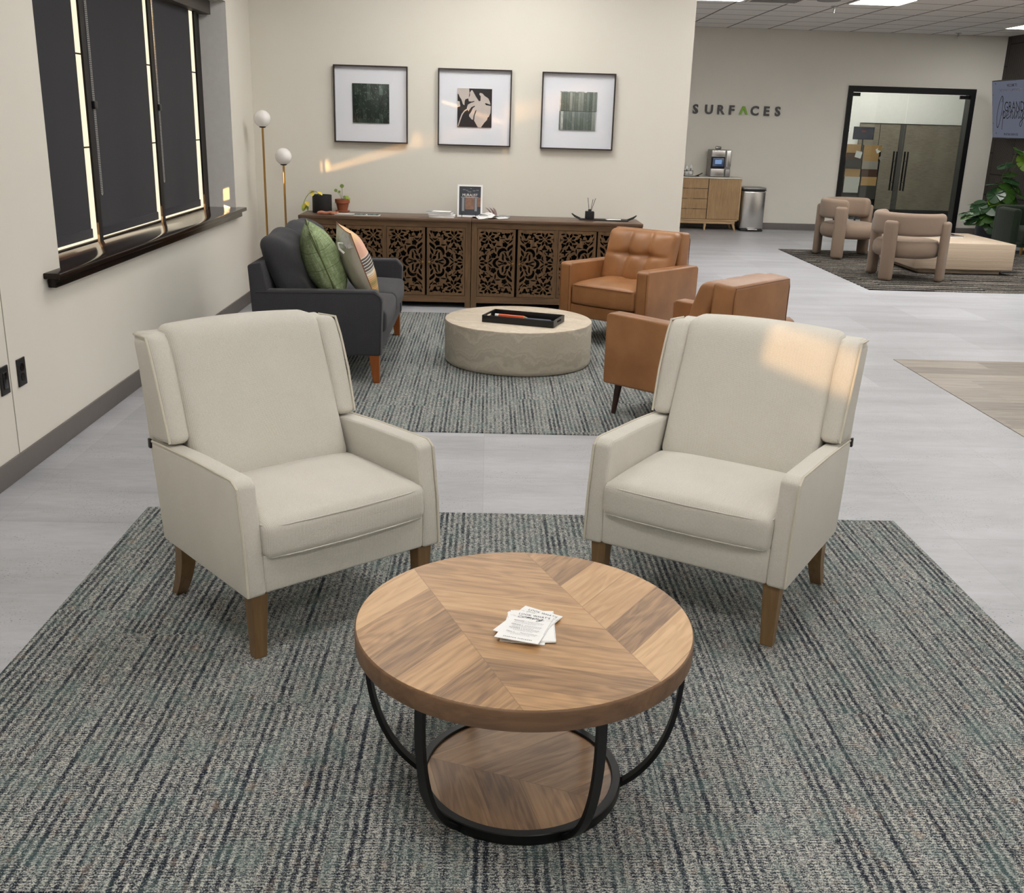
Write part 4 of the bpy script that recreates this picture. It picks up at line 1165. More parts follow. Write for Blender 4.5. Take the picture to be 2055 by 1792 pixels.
for (x, z, rz, ry, L, mt) in ((-.05, .172, 200, -10, .06, 'vine_yellow'), (-.03, .17, 320, 20, .06, 'vine_yellow'), (-.07, .165, 270, 30, .05, 'vine_yellow'), (-.125, .09, 300, 40, .055, 'vine_yellow'),
                          (-.13, .075, 230, 50, .05, 'vine_yellow'), (-.15, .066, 290, 70, .055, 'vine'), (-.13, .06, 330, 60, .05, 'vine'), (-.145, .055, 240, 60, .05, 'vine')):
    put(obj('leaf', leaf_mb(L, L * .8, .008), mt, vp), (x, -.025, z), R(rz), R(ry))

tp = thing('potted_plant', 'small coin-leaf plant in a terracotta pot beside the black planter', 'potted plant', (-1.232, 8.865, ZS))
obj('saucer', MB().lathe([(0, 0), (.05, 0), (.062, .014), (.059, .016), (.05, .006), (0, .006)], 32), 'clay_pink', tp)
obj('pot', MB().lathe([(0, .0065), (.038, .0065), (.054, .078), (.061, .078), (.063, .108), (.056, .108), (.05, .075), (0, .075)], 32), 'terracotta', tp)
obj('soil', MB().lathe([(0, .09), (.054, .09), (.054, .096), (0, .096)], 24), 'soil', tp, smooth=False)
for (x, y, z, r) in ((0.0, -.01, .215, .017), (-.052, -.01, .178, .014), (-.022, -.015, .168, .011), (.022, -.03, .128, .012), (.045, -.03, .125, .014), (.06, -.02, .11, .010), (.035, -.035, .105, .012)):
    mt = 'vine' if x > .04 else 'coin_leaf'
    o = obj('leaf', MB().lathe([(0, .0), (r, .002), (0, .003)], 16), mt, tp); put(o, (x, y, z), 0, 0, R(70))
    obj('stem', MB().tube([(0.0, 0, .09), (x * .4, y * .5, .09 + (z - .09) * .6), (x, y + .003, z)], .0016, 5), 'stem_green', tp)

tag(obj('clay_slab', MB().box(-.085, .085, -.03, .03, 0, .022, r=.009, k=3, m=(10, 2, 1), fn=lambda v, n: v + Vector((0, .004 * math.sin(n.x * 9), .003 * math.sin(n.x * 7)))), 'clay_pink'), 'rough pink clay slab lying in front of the black planter', 'slab', loc=(-1.325, 8.66, ZS), rot=R(-5))
tag(obj('sample_sheet', MB().box(-.075, .075, -.055, .055, 0, .008), 'panel_white', smooth=False), 'thin pale sheet lying right of the clay slab', 'sheet', loc=(-1.185, 8.665, ZS), rot=R(-8))
for i, (x, y, lb) in enumerate(((-1.055, 8.645, 'left of two small green mosaic samples on the sideboard'), (-.948, 8.645, 'right of two small green mosaic samples on the sideboard'))):
    m_ = thing('mosaic_sample', lb, 'tile sample', (x, y, ZS), R(-3), 'mosaic samples on the sideboard')
    obj('card_base', MB().box(-.05, .05, -.05, .05, 0, .004), 'paper', m_, smooth=False)
    obj('mosaic', MB().box(-.045, .045, -.032, .046, .004, .012, r=.001, k=1), 'mosaic_sample', m_)
for i, (lb, dx, rz, z0, h, mt) in enumerate((('bottom white catalogue of the stack on the left sideboard', 0, -4, 0, .020, 'paper'), ('second white catalogue of the stack on the left sideboard', -.012, 3, .020, .014, 'panel_white'),
                                        ('top catalogue with a dark cover edge on the left sideboard', -.02, -7, .034, .012, 'poster_grey'))):
    b = thing('catalogue', lb, 'catalogue', (-.385 + dx, 8.66, ZS + z0), R(rz), 'catalogues stacked on the left sideboard')
    obj('pages', MB().box(-.102, .102, -.07, .07, .001, h - .001), 'paper', b, smooth=False)
    obj('cover', MB().box(-.104, .104, -.072, .072, h - .0012, h), mt, b, smooth=False)
    if i == 2: obj('cover_flap', MB().box(-.06, .09, -.05, .06, h, h + .0015), 'paper', b, smooth=False)

pf = thing('framed_poster', 'white-framed film poster standing on the sideboard', 'framed poster', (-.160, 8.742, ZS), R(-2))
pf.rotation_euler = (R(-7), 0, R(-2))
g = MB()
for b in ((-.104, .104, 0, .014), (-.104, .104, .247, .261), (-.104, -.090, .014, .247), (.090, .104, .014, .247)): g.box(b[0], b[1], -.009, .009, b[2], b[3])
obj('frame', g, 'paper', pf, smooth=False)
pr = obj('print', MB().box(-.091, .091, -.003, .003, .013, .248), 'poster_dark', pf, smooth=False)
obj('picture_block', MB().box(-.040, .036, -.004, -.003, .062, .165), 'poster_warm', pr, smooth=False)
obj('picture_block', MB().box(.063, .090, -.004, -.003, .085, .160), 'poster_warm', pr, smooth=False)
obj('picture_column', MB().box(-.066, -.046, -.0045, -.003, .048, .155), 'poster_grey', pr, smooth=False)
obj('picture_column', MB().box(.040, .060, -.0045, -.003, .048, .155), 'poster_grey', pr, smooth=False)
mxp = frame_mx((0, -.0052, .168), (1, 0, 0), (0, 0, 1))
obj('title', text_mesh('MURALIST', .030, mxp, align='CENTER', sx=.93), 'paper', pr, smooth=False)
obj('title_rule', MB().box(-.075, .067, -.0055, -.0045, .158, .160), 'paper', pr, smooth=False)
g = MB()
for x, z, w in ((-.06, .219, .022), (-.034, .213, .018), (.022, .211, .022), (.05, .216, .022), (-.02, .202, .03), (0, .229, .014)): g.box(x, x + w, -.0042, -.003, z, z + .004)
obj('small_print', g, 'poster_grey', pr, smooth=False)
ea = thing('easel', 'small black wire easel holding the white-framed poster', 'easel', (-.160, 8.742, ZS))
obj('easel_wire', MB().tube([(-.065, -.05, .0), (-.065, -.03, .002), (-.064, -.015, .004), (-.064, -.014, .03)], .0022, 6), 'black_metal', ea)
obj('easel_wire', MB().tube([(.05, -.05, .0), (.05, -.03, .002), (.051, -.015, .004), (.051, -.014, .03)], .0022, 6), 'black_metal', ea)

rs = random.Random(11)
def sheet(loc, rz, w, l, label, mt='paper', bow=.01, tilt=0, roll=0):
    o = obj('brochure', MB().box(-w / 2, w / 2, -l / 2, l / 2, 0, .0016, m=(6, 8, 1), fn=lambda v, n: v + Vector((0, 0, bow * (1 - n.y * n.y) + .2 * bow * n.x))), mt, smooth=False)
    tag(o, label, 'brochure', 'loose brochures by the poster frame', loc=loc); o.rotation_euler = (roll, tilt, rz)
    if mt == 'paper':
        g = MB(); x = -w * .36
        for k in range(4):
            yy = -l * .3 + k * l * .19; zz = .0022 + bow * (1 - (yy / (l / 2)) ** 2)
            g.strip([(-w * .35, yy, zz), (w * (.1 + .06 * k), yy, zz)], .006, (0, 0, 1))
        g.strip([(-w * .1, l * .38, .0025 + bow * .4), (w * .38, l * .30, .0025 + bow * .6)], .018, (0, 0, 1))
        obj('print_marks', g, 'ink_soft', o, smooth=False)
sheet((-.075, 8.655, ZS), R(24), .085, .15, 'brochure fanned at the far left of the loose pile', bow=.016)
sheet((-.045, 8.650, ZS + .004), R(10), .085, .15, 'brochure second from the left of the loose pile', bow=.018)
sheet((-.015, 8.652, ZS + .008), R(-6), .09, .15, 'brochure in the middle of the loose pile', bow=.016)
sheet((.015, 8.648, ZS + .011), R(-24), .09, .15, 'brochure third from the right of the loose pile', bow=.014)
sheet((-.02, 8.69, ZS + .018), R(62), .09, .13, 'brochure lying crosswise on top of the loose pile', bow=.02)
sheet((.085, 8.69, ZS + .003), R(34), .10, .13, 'white leaflet at the right end of the loose pile', bow=.006)
sheet((.11, 8.745, ZS + .004), R(75), .09, .12, 'grey leaflet behind the white leaflet at the pile end', 'poster_grey', bow=.01)
for i, (x, rz) in enumerate(((.005, 10), (.03, 2), (.05, -8))):
    sheet((x, 8.745, ZS + .046), R(36 + rz), .03, .11, ('leftmost', 'middle', 'rightmost')[i] + ' of three dull pink strips propped at the back of the brochure pile', 'pink_paper', bow=.004, tilt=R(24 + 6 * i), roll=R(32))

bt = thing('handled_tray', 'long black tray with looped handles on the right sideboard', 'tray', (.965, 8.76, ZS), R(-6))
obj('tray_base', MB().box(-.205, .205, -.055, .055, 0, .008, r=.004, k=2), 'matte_black', bt)
for s in (-1, 1):
    obj('handle', MB().tube([(s * .195, -.045, .006), (s * .245, -.042, .028), (s * .268, 0, .046), (s * .245, .042, .028), (s * .195, .045, .006)], .005, 8), 'matte_black', bt)
rd = thing('reed_diffuser', 'square black reed diffuser with three sticks on the black tray', 'diffuser', (.845, 8.775, ZS + .0085))
g = MB(); g.box(-.036, .036, -.036, .036, 0, .062, r=.005); g.lathe([(.0, .062), (.014, .062), (.014, .078), (0, .078)], 16)
obj('bottle', g, 'matte_black', rd)
for a, b, h in ((-.02, .01, .172), (.022, -.005, .16), (.045, .01, .168)): obj('reed', MB().tube([(0, 0, .03), (a, b, h)], .0022, 5), 'ink', rd)
for i, (x, y, rz, lb) in enumerate(((1.035, 8.745, 8, 'lower white card fanned on the long black tray'), (1.055, 8.742, -6, 'upper white card fanned on the long black tray'))):
    tag(obj('tray_card', MB().box(-.05, .05, -.04, .04, 0, .0015), 'paper', smooth=False), lb, 'card', 'white cards on the black tray', loc=(x, y, ZS + .0085 + .0018 * i), rot=R(rz))

# ------------------------------------------------------------------ globe floor lamp
lp = thing('floor_lamp', 'brass floor lamp with two white glass globes beside the window', 'floor lamp', (-1.735, 8.60, 0))
obj('base', MB().lathe([(0, 0), (.15, 0), (.152, .004), (.15, .02), (0, .022)], 40), 'brass', lp)
for dx, zc, lb in ((-.082, 1.463, 'taller'), (.074, 1.178, 'shorter')):
    obj('stem', MB().tube([(dx, 0, .02), (dx, 0, zc - .07)], .0085, 12), 'brass', lp)
    obj('globe_cup', MB().lathe([(.0, zc - .072), (.022, zc - .068), (.03, zc - .058), (.0, zc - .055)], 20, c=(dx, 0)), 'bronze', lp)
    pr_ = [(.066 * math.sin(PI * i / 20), zc - .066 * math.cos(PI * i / 20)) for i in range(1, 20)]
    obj('globe', MB().lathe([(.001, zc - .066)] + pr_ + [(.001, zc + .066)], 32, c=(dx, 0)), 'globe', lp, label=lb + ' white glass globe')

# ------------------------------------------------------------------ three framed tile pictures
def picture(xc, zc, label):
    t = thing('framed_picture', label, 'framed picture', (xc, YB, zc), 0, 'framed tile pictures on the back wall')
    h = .303; fw = .010; dp_ = .045
    g = MB()
    for b in ((-h, h, -h, -h + fw), (-h, h, h - fw, h), (-h, -h + fw, -h + fw, h - fw), (h - fw, h, -h + fw, h - fw)): g.box(b[0], b[1], -dp_, -.001, b[2], b[3])
    obj('frame', g, 'frame_dark', t, smooth=False)
    obj('mat_board', MB().box(-h + fw, h - fw, -.014, -.004, -h + fw, h - fw), 'mat_white', t, smooth=False)
    return t
pz = 1.594
a = picture(-.992, 1.597, 'left framed picture: dark green mosaic square on white')
obj('mosaic_tile', MB().box(-.151, .151, -.024, -.014, -.146, .163, r=.002, k=1), 'mosaic_dark', a)
a = picture(-.136, 1.594, 'middle framed picture: pale leaf on a black square')
tl = obj('art_tile', MB().box(-.142, .142, -.022, -.014, -.152, .152), 'art_black', a, smooth=False)
def art(poly, nm='leaf_shape'):
    # traced in a 960 x 1030 frame, x right, y down, onto the tile
    me = shape_mesh([(-.142 + x / 960 * .284, .152 - y / 1030 * .304) for x, y in poly], [], .0015)
    me.transform(Matrix(((1, 0, 0, 0), (0, 0, -1, -.0228), (0, 1, 0, 0), (0, 0, 0, 1)))); obj(nm, me, 'art_leaf', tl, smooth=False)
art([(600, 330), (520, 225), (415, 50), (385, 45), (340, 110), (345, 180), (300, 275), (315, 340), (390, 345), (460, 330), (480, 345), (380, 380), (290, 430), (262, 520), (290, 570), (310, 610),
     (340, 560), (395, 490), (480, 455), (495, 470), (430, 520), (385, 620), (330, 700), (330, 740), (400, 820), (440, 830), (455, 720), (500, 590), (535, 560), (520, 620), (485, 720), (470, 850), (560, 1000),
     (590, 1030), (665, 1030), (760, 900), (830, 830), (850, 760), (880, 740), (925, 640), (935, 520), (935, 450), (800, 430), (765, 390), (790, 375), (920, 415), (905, 340), (860, 250), (760, 190), (690, 120), (620, 110), (605, 150), (645, 200), (640, 320)])
art([(0, 0), (320, 0), (330, 110), (310, 260), (220, 290), (200, 340), (195, 450), (150, 420), (110, 300), (60, 230), (25, 150), (0, 160)])
art([(0, 340), (60, 350), (80, 480), (0, 510)])
art([(10, 1010), (60, 840), (120, 680), (190, 590), (275, 530), (290, 560), (200, 620), (140, 710), (90, 850), (35, 1015)], 'stem_shape')
a = picture(.720, 1.590, 'right framed picture: pale green striped tile square on white')
obj('strip_tile', MB().box(-.153, .153, -.024, -.014, -.148, .0, r=.002, k=1), 'mosaic_strips', a)
obj('strip_tile', MB().box(-.150, .156, -.024, -.014, .003, .156, r=.002, k=1), 'mosaic_strips', a)

# ------------------------------------------------------------------ far room: lettering, credenza, bin
sg = thing('wall_sign', 'raised SURFACES lettering on the far wall, green A', 'wall sign', (3.72, YF, 1.75))
for ch, x in zip('SURF', (3.040, 3.222, 3.406, 3.586)):
    obj('letter', text_mesh(ch, .182, frame_mx((x - 3.722, -.016, -.062), (1, 0, 0), (0, 0, 1)), ext=.008, bold=.006), 'sign_dark', sg, smooth=False)
for ch, x in zip('CES', (3.915, 4.113, 4.288)):
    obj('letter', text_mesh(ch, .182, frame_mx((x - 3.722, -.016, -.062), (1, 0, 0), (0, 0, 1)), ext=.008, bold=.006), 'sign_dark', sg, smooth=False)
me = shape_mesh([(0, 0), (.036, 0), (.066, .080), (.097, 0), (.133, 0), (.085, .118), (.048, .118)], [], .016)
me.transform(Matrix(((1, 0, 0, 3.742 - 3.72), (0, 0, -1, -.016), (0, 1, 0, -.059), (0, 0, 0, 1))))
obj('letter', me, 'sign_green', sg, smooth=False, label='green chevron letter A')

cr = thing('credenza', 'light oak fluted credenza with white top beside the steel bin', 'credenza', (3.05, 16.0, 0))
cw = .735
obj('top', MB().box(-cw - .01, cw + .006, -.215, .20, .765, .782), 'credenza_white', cr, smooth=False)
obj('carcass', MB().box(-cw, cw, -.183, .20, .145, .765), 'oak_flat', cr, smooth=False)
obj('gap_shade_sheet', MB().box(-cw + .005, cw - .02, -.1845, -.183, .165, .762), 'matte_black', cr, smooth=False)  # black sheet painting in the shade between the drawer fronts
g = MB(); g.box(cw - .022, cw, -.21, -.185, .145, .765); g.box(-cw, cw, -.21, -.185, .145, .165)
obj('face_frame', g, 'oak_flat', cr, smooth=False)
def fluted(x0, x1, z0, z1, nm, handle_x):
    g = MB(); n = int((x1 - x0) / .013); st = (x1 - x0) / n
    g.box(x0, x1, -.200, -.185, z0, z1)
    for i in range(n): g.box(x0 + i * st, x0 + i * st + st * .72, -.208, -.200, z0 + .002, z1 - .002)
    o = obj(nm, g, 'oak', cr, smooth=False)
    obj('finger_pull', MB().box(handle_x - .045, handle_x + .045, -.212, -.198, z1 - .006, z1 + .004, r=.003), 'oak_flat', o)
for k in range(4): fluted(-.24, .235, .170 + k * .149, .170 + k * .149 + .142, 'drawer', -.02)
fluted(.245, cw - .024, .170, .759, 'door', .42)
fluted(-cw + .01, -.25, .170, .759, 'door', -.45)
obj('plinth_rail', MB().box(-cw + .06, cw - .05, -.19, .16, .10, .145), 'oak_flat', cr, smooth=False)
for x, y, dx in ((cw - .06, -.17, .02), (-cw + .06, -.17, -.02), (.235, -.16, 0), (cw - .06, .15, .02), (-cw + .06, .15, -.02)):
    obj('leg', MB().tube([(x + dx, y, 0), (x - dx, y, .12)], [.014, .024], 10), 'oak_flat', cr)

im = thing('ice_maker', 'stainless countertop ice machine on the oak credenza', 'ice machine', (3.462, 15.99, .782))
obj('body', MB().box(-.15, .15, -.10, .20, .004, .395, r=.012, k=3), 'steel_side', im)
obj('front_panel', MB().box(-.150, .06, -.125, -.10, .29, .392, r=.012, k=3), 'steel', im)
obj('front_bin', MB().box(-.150, .06, -.125, -.10, .008, .125, r=.012, k=3), 'steel', im)
obj('front_recess', MB().box(-.150, .06, -.112, -.10, .125, .29), 'black_gloss', im, smooth=False)
wn = obj('ice_window', MB().box(-.125, .045, -.118, -.112, .155, .275, r=.003), 'ice_window', im)
obj('window_glow', MB().box(-.09, .01, -.1195, -.1182, .19, .25, r=.0), 'ice_light', wn, smooth=False)
obj('side_tank', MB().box(.072, .150, -.120, -.10, .145, .392, r=.01, k=2), 'steel', im)
obj('tank_base', MB().box(.072, .150, -.120, -.10, .008, .12, r=.01, k=2), 'steel_side', im)
tag(obj('ice_scoop', MB().box(-.05, .05, -.02, .02, 0, .05, r=.02, k=4), 'steel'), 'shiny scoop lying on top of the ice machine', 'scoop', loc=(3.43, 16.0, 1.178), rot=(0, .0, .3))
ty = thing('cup_tray', 'flat black tray with a loop handle at the credenza edge', 'tray', (2.99, 15.93, .782))
obj('tray_base', MB().box(-.12, .16, -.09, .09, 0, .01, r=.004), 'matte_black', ty)
obj('handle', MB().tube([(.14, -.03, .01), (.19, -.02, .04), (.215, 0, .05), (.19, .03, .03), (.14, .04, .01)], .006, 8), 'matte_black', ty)
tag(obj('napkin', MB().box(-.07, .09, -.06, .06, 0, .012, r=.004), 'paper'), 'folded white napkin on the flat black tray', 'napkin', loc=(3.0, 15.92, .7925))
cd = thing('caddy', 'thin black wire caddy holding two soap bottles', 'caddy', (2.992, 15.93, .805))
g = MB()
for z in (.004, .06):
    g.tube([(-.062, -.034, z), (.062, -.034, z), (.062, .034, z), (-.062, .034, z), (-.062, -.034, z)], .003, 6)
for x in (-.062, .062): g.tube([(x, -.034, 0), (x, -.034, .06)], .003, 6)
obj('wire', g, 'black_metal', cd)
for x, s, lb in ((2.962, .92, 'smaller white pump bottle in the wire caddy'), (3.020, 1.08, 'larger white pump bottle in the wire caddy')):
    b = thing('soap_bottle', lb, 'bottle', (x, 15.93, .807), 0, 'soap bottles on the credenza')
    obj('bottle', MB().lathe([(0, 0), (.024 * s, 0), (.025 * s, .01), (.025 * s, .11 * s), (.012 * s, .13 * s), (0, .13 * s)], 20), 'soap', b)
    g = MB().lathe([(.008, .13 * s), (.008, .15 * s), (.003, .15 * s), (.003, .17 * s), (.0, .17 * s)], 12); g.box(-.004, .004, -.03, .004, .168 * s, .176 * s)
    obj('pump', g, 'soap', b)
    obj('bottle_label', MB().box(-.01, .01, -.0262 * s, -.0245 * s, .05 * s, .085 * s), 'ink_soft', b, smooth=False)
tc = thing('trash_can', 'stainless step bin standing between the credenza and far wall', 'trash can', (4.00, 15.98, 0))
obj('foot_ring', MB().box(-.175, .175, -.165, .165, 0, .03, r=.03, k=3), 'black_plastic', tc)
def bow(v, n):
    if n.y < 0: v.y -= .03 * (1 - n.x * n.x)
    return v
obj('body', MB().box(-.178, .178, -.15, .165, .03, .600, r=.028, k=4, m=(14, 1, 1), fn=bow), 'steel', tc)
obj('lid_band', MB().box(-.181, .181, -.153, .168, .600, .612, r=.02, k=3, m=(14, 1, 1), fn=bow), 'black_plastic', tc)
obj('lid', MB().box(-.180, .180, -.152, .167, .612, .650, r=.022, k=4, m=(14, 1, 1), fn=bow), 'steel_side', tc)
obj('pedal', MB().box(-.075, .075, -.235, -.15, .022, .040, r=.006, k=2), 'steel', tc)

# ------------------------------------------------------------------ mauve three-legged chairs
def band_mb(r0, r1, z0, z1, a0, a1, rr):
    g = MB(); n = 40; pr = []; k = 5
    cr_, cz = (r1 - r0) / 2 - rr, (z1 - z0) / 2 - rr; mr, mz = (r0 + r1) / 2, (z0 + z1) / 2
    for (sx_, sz_, st_) in ((1, 1, 0), (-1, 1, 1), (-1, -1, 2), (1, -1, 3)):
        for i in range(k): w = PI / 2 * (st_ + i / (k - 1)); pr.append((cr_ * sx_ + rr * math.cos(w), cz * sz_ + rr * math.sin(w)))
    rows = []
    rad = rr / mr * 1.3; ang = [a0 + rad * (1 - math.cos(PI / 2 * i / 4)) for i in range(4)]; sc = [math.sin(PI / 2 * i / 4) for i in range(4)]
    seq = [(a, max(.02, s)) for a, s in zip(ang, sc)] + [(a0 + rad + (a1 - a0 - 2 * rad) * i / n, 1) for i in range(n + 1)] + [(a0 + a1 - a, max(.02, s)) for a, s in reversed(list(zip(ang, sc)))]
    vs = []; fs = []; m = len(pr)
    for a, s in seq:
        for x, z in pr:
            xx = x - math.copysign(rr * (1 - s), x) * min(1, abs(x) / max(cr_, 1e-6)) if abs(x) > 0 else x
            zz = z - math.copysign(rr * (1 - s), z)
            xx = x * (1 - (1 - s) * .6)
            vs.append(((mr + xx) * math.cos(a), (mr + xx) * math.sin(a), mz + zz))
    for i in range(len(seq) - 1):
        for j in range(m): l = (j + 1) % m; fs.append((i * m + j, i * m + l, (i + 1) * m + l, (i + 1) * m + j))
    fs.append(tuple(range(m))); fs.append(tuple((len(seq) - 1) * m + j for j in range(m))[::-1])
    return g.add(vs, fs)
def make_mauve(label, loc, rot):
    t = thing('barrel_chair', label, 'armchair', loc, rot, 'mauve barrel chairs in the far lounge')
    # local +x is the open front
    obj('seat', MB().lathe([(0, .235), (.28, .235), (.315, .245), (.338, .275), (.345, .325), (.338, .375), (.31, .408), (.24, .422), (0, .428)], 48), 'mauve_velvet', t)
    obj('backrest', band_mb(.275, .372, .468, .700, R(180 - 108), R(180 + 108), .045), 'mauve_velvet', t, angle=80)
    for a in (180, 83, -83):
        g = MB().box(-.035, .040, -.075, .075, 0, .622, r=.036, k=5, m=(1, 1, 8))
        o = obj('leg', g, 'mauve_velvet', t, angle=80)
        o.location = (.385 * math.cos(R(a)), .385 * math.sin(R(a)), 0); o.rotation_euler = (0, 0, R(a))
    return t
make_mauve('mauve velvet barrel chair farther away, nearer the far wall', (4.47, 12.87, ZF), R(-42))
copy_tree(bpy.data.objects['barrel_chair'], (4.475, 11.03, ZF), R(42), 'mauve velvet barrel chair in front, beside the travertine block table')

pt = thing('plinth_table', 'low rectangular travertine block table on the black carpet', 'coffee table', (5.30, 12.0, ZF))
obj('plinth', MB().box(-.46, .46, -.50, .50, 0, .06), 'stone_pale', pt, smooth=False)
obj('block', MB().box(-.553, .553, -.60, .60, .055, .342, r=.003, k=1), 'stone_pale', pt)
bk = thing('coffee_table_book', 'black art book lying on the travertine block table', 'book', (5.36, 12.15, ZF + .342), R(8))
obj('pages', MB().box(-.14, .14, -.17, .17, .001, .022), 'paper', bk, smooth=False)
obj('cover', MB().box(-.145, .145, -.175, .175, .0221, .0245), 'black_gloss', bk, smooth=False)
obj('cover_picture', MB().box(-.10, .06, -.13, -.02, .0246, .0252), 'poster_warm', bk, smooth=False)

# ------------------------------------------------------------------ green velvet club chair at the right edge
gc = thing('club_chair', 'dark green velvet club chair cut off by the right edge', 'armchair', (7.27, 13.75, ZF))
cq = lambda v, n: v + Vector((0, 0, .022 * max(0, 1 - n.x ** 4) * max(0, 1 - n.y ** 4))) if n.z > 0 else v
obj('seat_cushion', MB().box(-.32, .32, -.36, .24, .15, .335, r=.04, k=4, m=(10, 10, 2), fn=cq), 'green_velvet', gc, angle=80)
obj('seat_base', MB().box(-.34, .34, -.30, .36, .10, .16, r=.02), 'green_velvet', gc)
obj('backrest', MB().box(-.40, .40, .22, .38, .10, .605, r=.05, k=4), 'green_velvet', gc, angle=80)
for s in (-1, 1): obj('arm', MB().box(s * .36 - .05, s * .36 + .05, -.22, .30, .10, .585, r=.045, k=4), 'green_velvet', gc, angle=80)
for x in (-.28, .28):
    for y in (-.28, .30): obj('leg', MB().tube([(x, y, 0), (x, y, .10)], [.012, .022], 12), 'brass', gc)

# ------------------------------------------------------------------ monstera in a dark pot
mp = thing('monstera_plant', 'large-leaved green monstera in a dark textured pot by the dark wall', 'potted plant', (7.30, 15.05, 0))
g = MB(); pr_ = [(0, 0), (.15, 0), (.19, .08), (.205, .20), (.195, .29), (.18, .30), (.17, .26), (0, .26)]
g.lathe(pr_, 40); obj('pot', g, 'pot_blue', mp)
obj('soil', MB().lathe([(0, .265), (.172, .265), (.172, .275), (0, .275)], 24), 'soil', mp, smooth=False)
def monstera_leaf(Ls):
    out = []; n = 96
    for i in range(n + 1):
        a = -PI + 2 * PI * i / n
        r = (1 - .30 * math.cos(a)) * .5 * (1.12 + .42 * max(0, math.cos(a)) ** 4)
        if abs(a) < 2.5 and abs(a) > .35 and i % 12 == 0: r *= .5
        out.append((r * math.cos(a) * Ls, r * math.sin(a) * Ls * .92))
    g = MB(); vs = [(0, 0, 0)] + [(x + .30 * Ls, y, -.35 * abs(y) * abs(y) / Ls - .22 * (x + .3 * Ls) ** 2 / Ls) for x, y in out]
    vs[0] = (.18 * Ls, 0, -.01)
    g.add(vs, [(0, i + 1, i + 2) for i in range(n)]); return g
LEAF = [(-.52, -.35, .42, .16, 200, 30, 'leaf_green'), (-.44, -.25, .46, .24, 190, 10, 'leaf_dark'), (-.32, -.3, .52, .26, 215, 20, 'leaf_dark'), (-.2, -.35, .56, .28, 250, 25, 'leaf_dark'),
        (-.10, -.3, .64, .30, 280, 50, 'leaf_bright'), (-.28, -.2, .60, .24, 160, 10, 'leaf_dark'), (.02, -.28, .52, .26, 290, 55, 'leaf_green'), (-.12, -.32, .44, .24, 260, 60, 'leaf_green'),
        (-.12, -.2, .86, .18, 180, 5, 'leaf_dark'), (.04, -.25, .92, .22, 280, 15, 'leaf_dark'), (.14, -.25, .86, .24, 320, 50, 'leaf_green'), (.06, -.2, .98, .18, 60, -20, 'leaf_green'),
        (.10, -.3, .66, .24, 300, 60, 'leaf_green'), (.2, -.3, .72, .26, 330, 30, 'leaf_green'), (.02, -.15, 1.12, .22, 210, 15, 'leaf_dark'), (.24, -.22, 1.22, .24, 250, 62, 'leaf_bright'),
        (.16, -.2, 1.30, .28, 320, 30, 'leaf_green'), (-.38, -.32, .30, .15, 195, 5, 'leaf_green'), (-.05, -.3, .36, .22, 265, 65, 'leaf_green'), (-.22, -.28, .40, .20, 240, 60, 'leaf_green'),
        (.1, -.3, .42, .22, 290, 60, 'leaf_green'), (.2, -.25, .5, .24, 310, 50, 'leaf_dark'), (-.36, -.3, .56, .22, 230, 45, 'leaf_dark'), (-.24, -.34, .50, .26, 255, 50, 'leaf_green'), (-.42, -.3, .38, .2, 205, 30, 'leaf_dark'), (-.14, -.3, .74, .24, 235, 40, 'leaf_dark'), (.0, -.3, .78, .26, 270, 55, 'leaf_green'), (-.3, -.32, .44, .22, 225, 60, 'leaf_green'), (-.16, -.34, .32, .2, 250, 70, 'leaf_dark')]
for (x, y, z, s, rz, ry, mt) in LEAF:
    put(obj('leaf', monstera_leaf(s), mt, mp, angle=70), (x, y, z), R(rz), R(ry))
    obj('stem', MB().tube([(x * .1, y * .1, .26), (x * .35, y * .35, .26 + (z - .26) * .65), (x * .8, y * .8, z + .02), (x, y, z)], [.009, .007, .005, .004], 6), 'stem_green', mp)

# ------------------------------------------------------------------ screen on the dark wall
tv = thing('television', 'wall-mounted screen with a grand opening slide, cut by the right edge', 'television', (7.5, 15.16, 1.464))
upv = Vector((-.14, 0, .79)).normalized(); rx = Vector((0, -1, 0)); F_ = frame_mx((0, .70, 0), rx, upv)       # screen frame: x right, y up, z towards viewer
TH, TW = .80, 1.40
obj('casing', MB().box(-.008, TW + .008, -.008, TH + .008, -.045, 0, r=.004, k=1, mx=F_), 'black_plastic', tv)
scr = obj('screen', MB().box(.006, TW - .006, .006, TH - .006, 0, .002, mx=F_), 'screen', tv, smooth=False)
obj('wall_bracket', MB().box(-.02, .16, -.25, .25, .28, .52), 'black_metal', tv, smooth=False)
T3 = lambda x, y: F_ @ Matrix.Translation((x, y, .0035))
obj('slide_text', text_mesh('WELCOME TO', .054, T3(.60, .712), align='CENTER', bold=.0006, sx=.85), 'ink', scr, smooth=False)
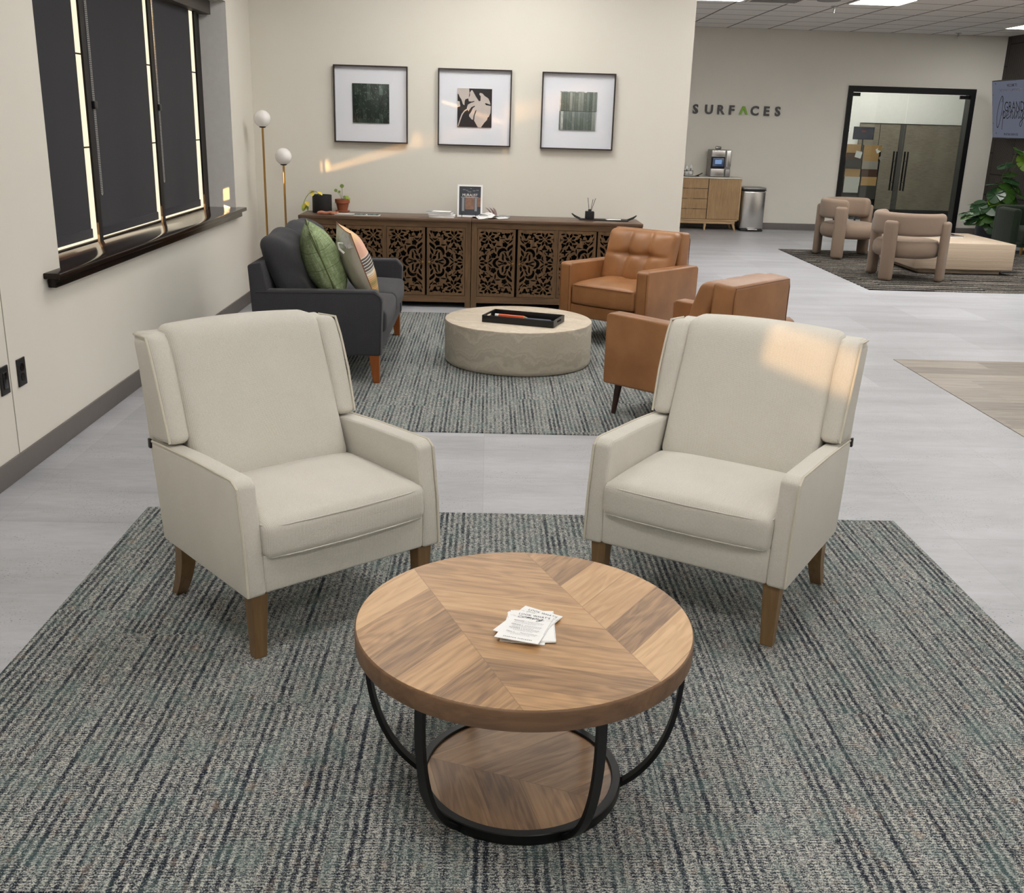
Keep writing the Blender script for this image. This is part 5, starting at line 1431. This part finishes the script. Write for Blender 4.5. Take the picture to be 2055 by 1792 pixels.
obj('slide_text', text_mesh('THE MINNESOTA SHOWROOM', .050, T3(.215, .650), bold=.0, sx=.95), 'ink_soft', scr, smooth=False)
obj('slide_text', text_mesh('GRAND', .195, T3(.375, .375), sx=.86), 'ink', scr, smooth=False)
obj('slide_script', script_mb(MB(), 'Opening', .098, T3(.155, .278), .013, .18, 1.15), 'ink', scr, smooth=False)
obj('slide_text', text_mesh('SPARTAN SURFACES', .040, T3(.36, .042), sx=.95, space=1.25, bold=.0012), 'ink', scr, smooth=False)
g = MB()
for x, y in ((.11, .765), (.03, .61), (.03, .21), (.125, .07)): g.lathe([(0, 0), (.009, 0), (.009, .001), (0, .001)], 10, mx=T3(x, y))
obj('slide_dot', g, 'ink', scr, smooth=False)

# ------------------------------------------------------------------ light
su = bpy.data.lights.new('sun', 'SUN'); so = bpy.data.objects.new('sun', su); COL.objects.link(so)
su.energy = 12.0; su.angle = R(.6); su.color = (1.0, .60, .27)
so.rotation_euler = Vector((1, 1.38, -.31)).to_track_quat('-Z', 'Y').to_euler(); so.location = (-6, 0, 4)
# added upward lamp standing in for sun reflected off the sill, under the blinds
gl = bpy.data.lights.new('added_sun_glint', 'SUN'); go = bpy.data.objects.new('added_sun_glint', gl); COL.objects.link(go)
gl.energy = 4.0; gl.angle = R(2.2); gl.color = (1.0, .55, .20)
go.rotation_euler = Vector((1, 1.38, .31)).to_track_quat('-Z', 'Y').to_euler(); go.location = (-6, 0, -1)
wd = bpy.data.worlds.new('world'); SC.world = wd; wd.use_nodes = True
bg = wd.node_tree.nodes['Background']; bg.inputs[0].default_value = (1.0, .88, .66, 1); bg.inputs[1].default_value = .55
vs_ = SC.view_settings; vs_.view_transform = 'Standard'; vs_.look = 'None'; vs_.gamma = 1; vs_.use_curve_mapping = False; vs_.exposure = 1.15
SC.cycles.max_bounces = 8; SC.cycles.diffuse_bounces = 5; SC.cycles.glossy_bounces = 4; SC.cycles.transparent_max_bounces = 12
SC.cycles.sample_clamp_indirect = 20; SC.cycles.blur_glossy = 0.0
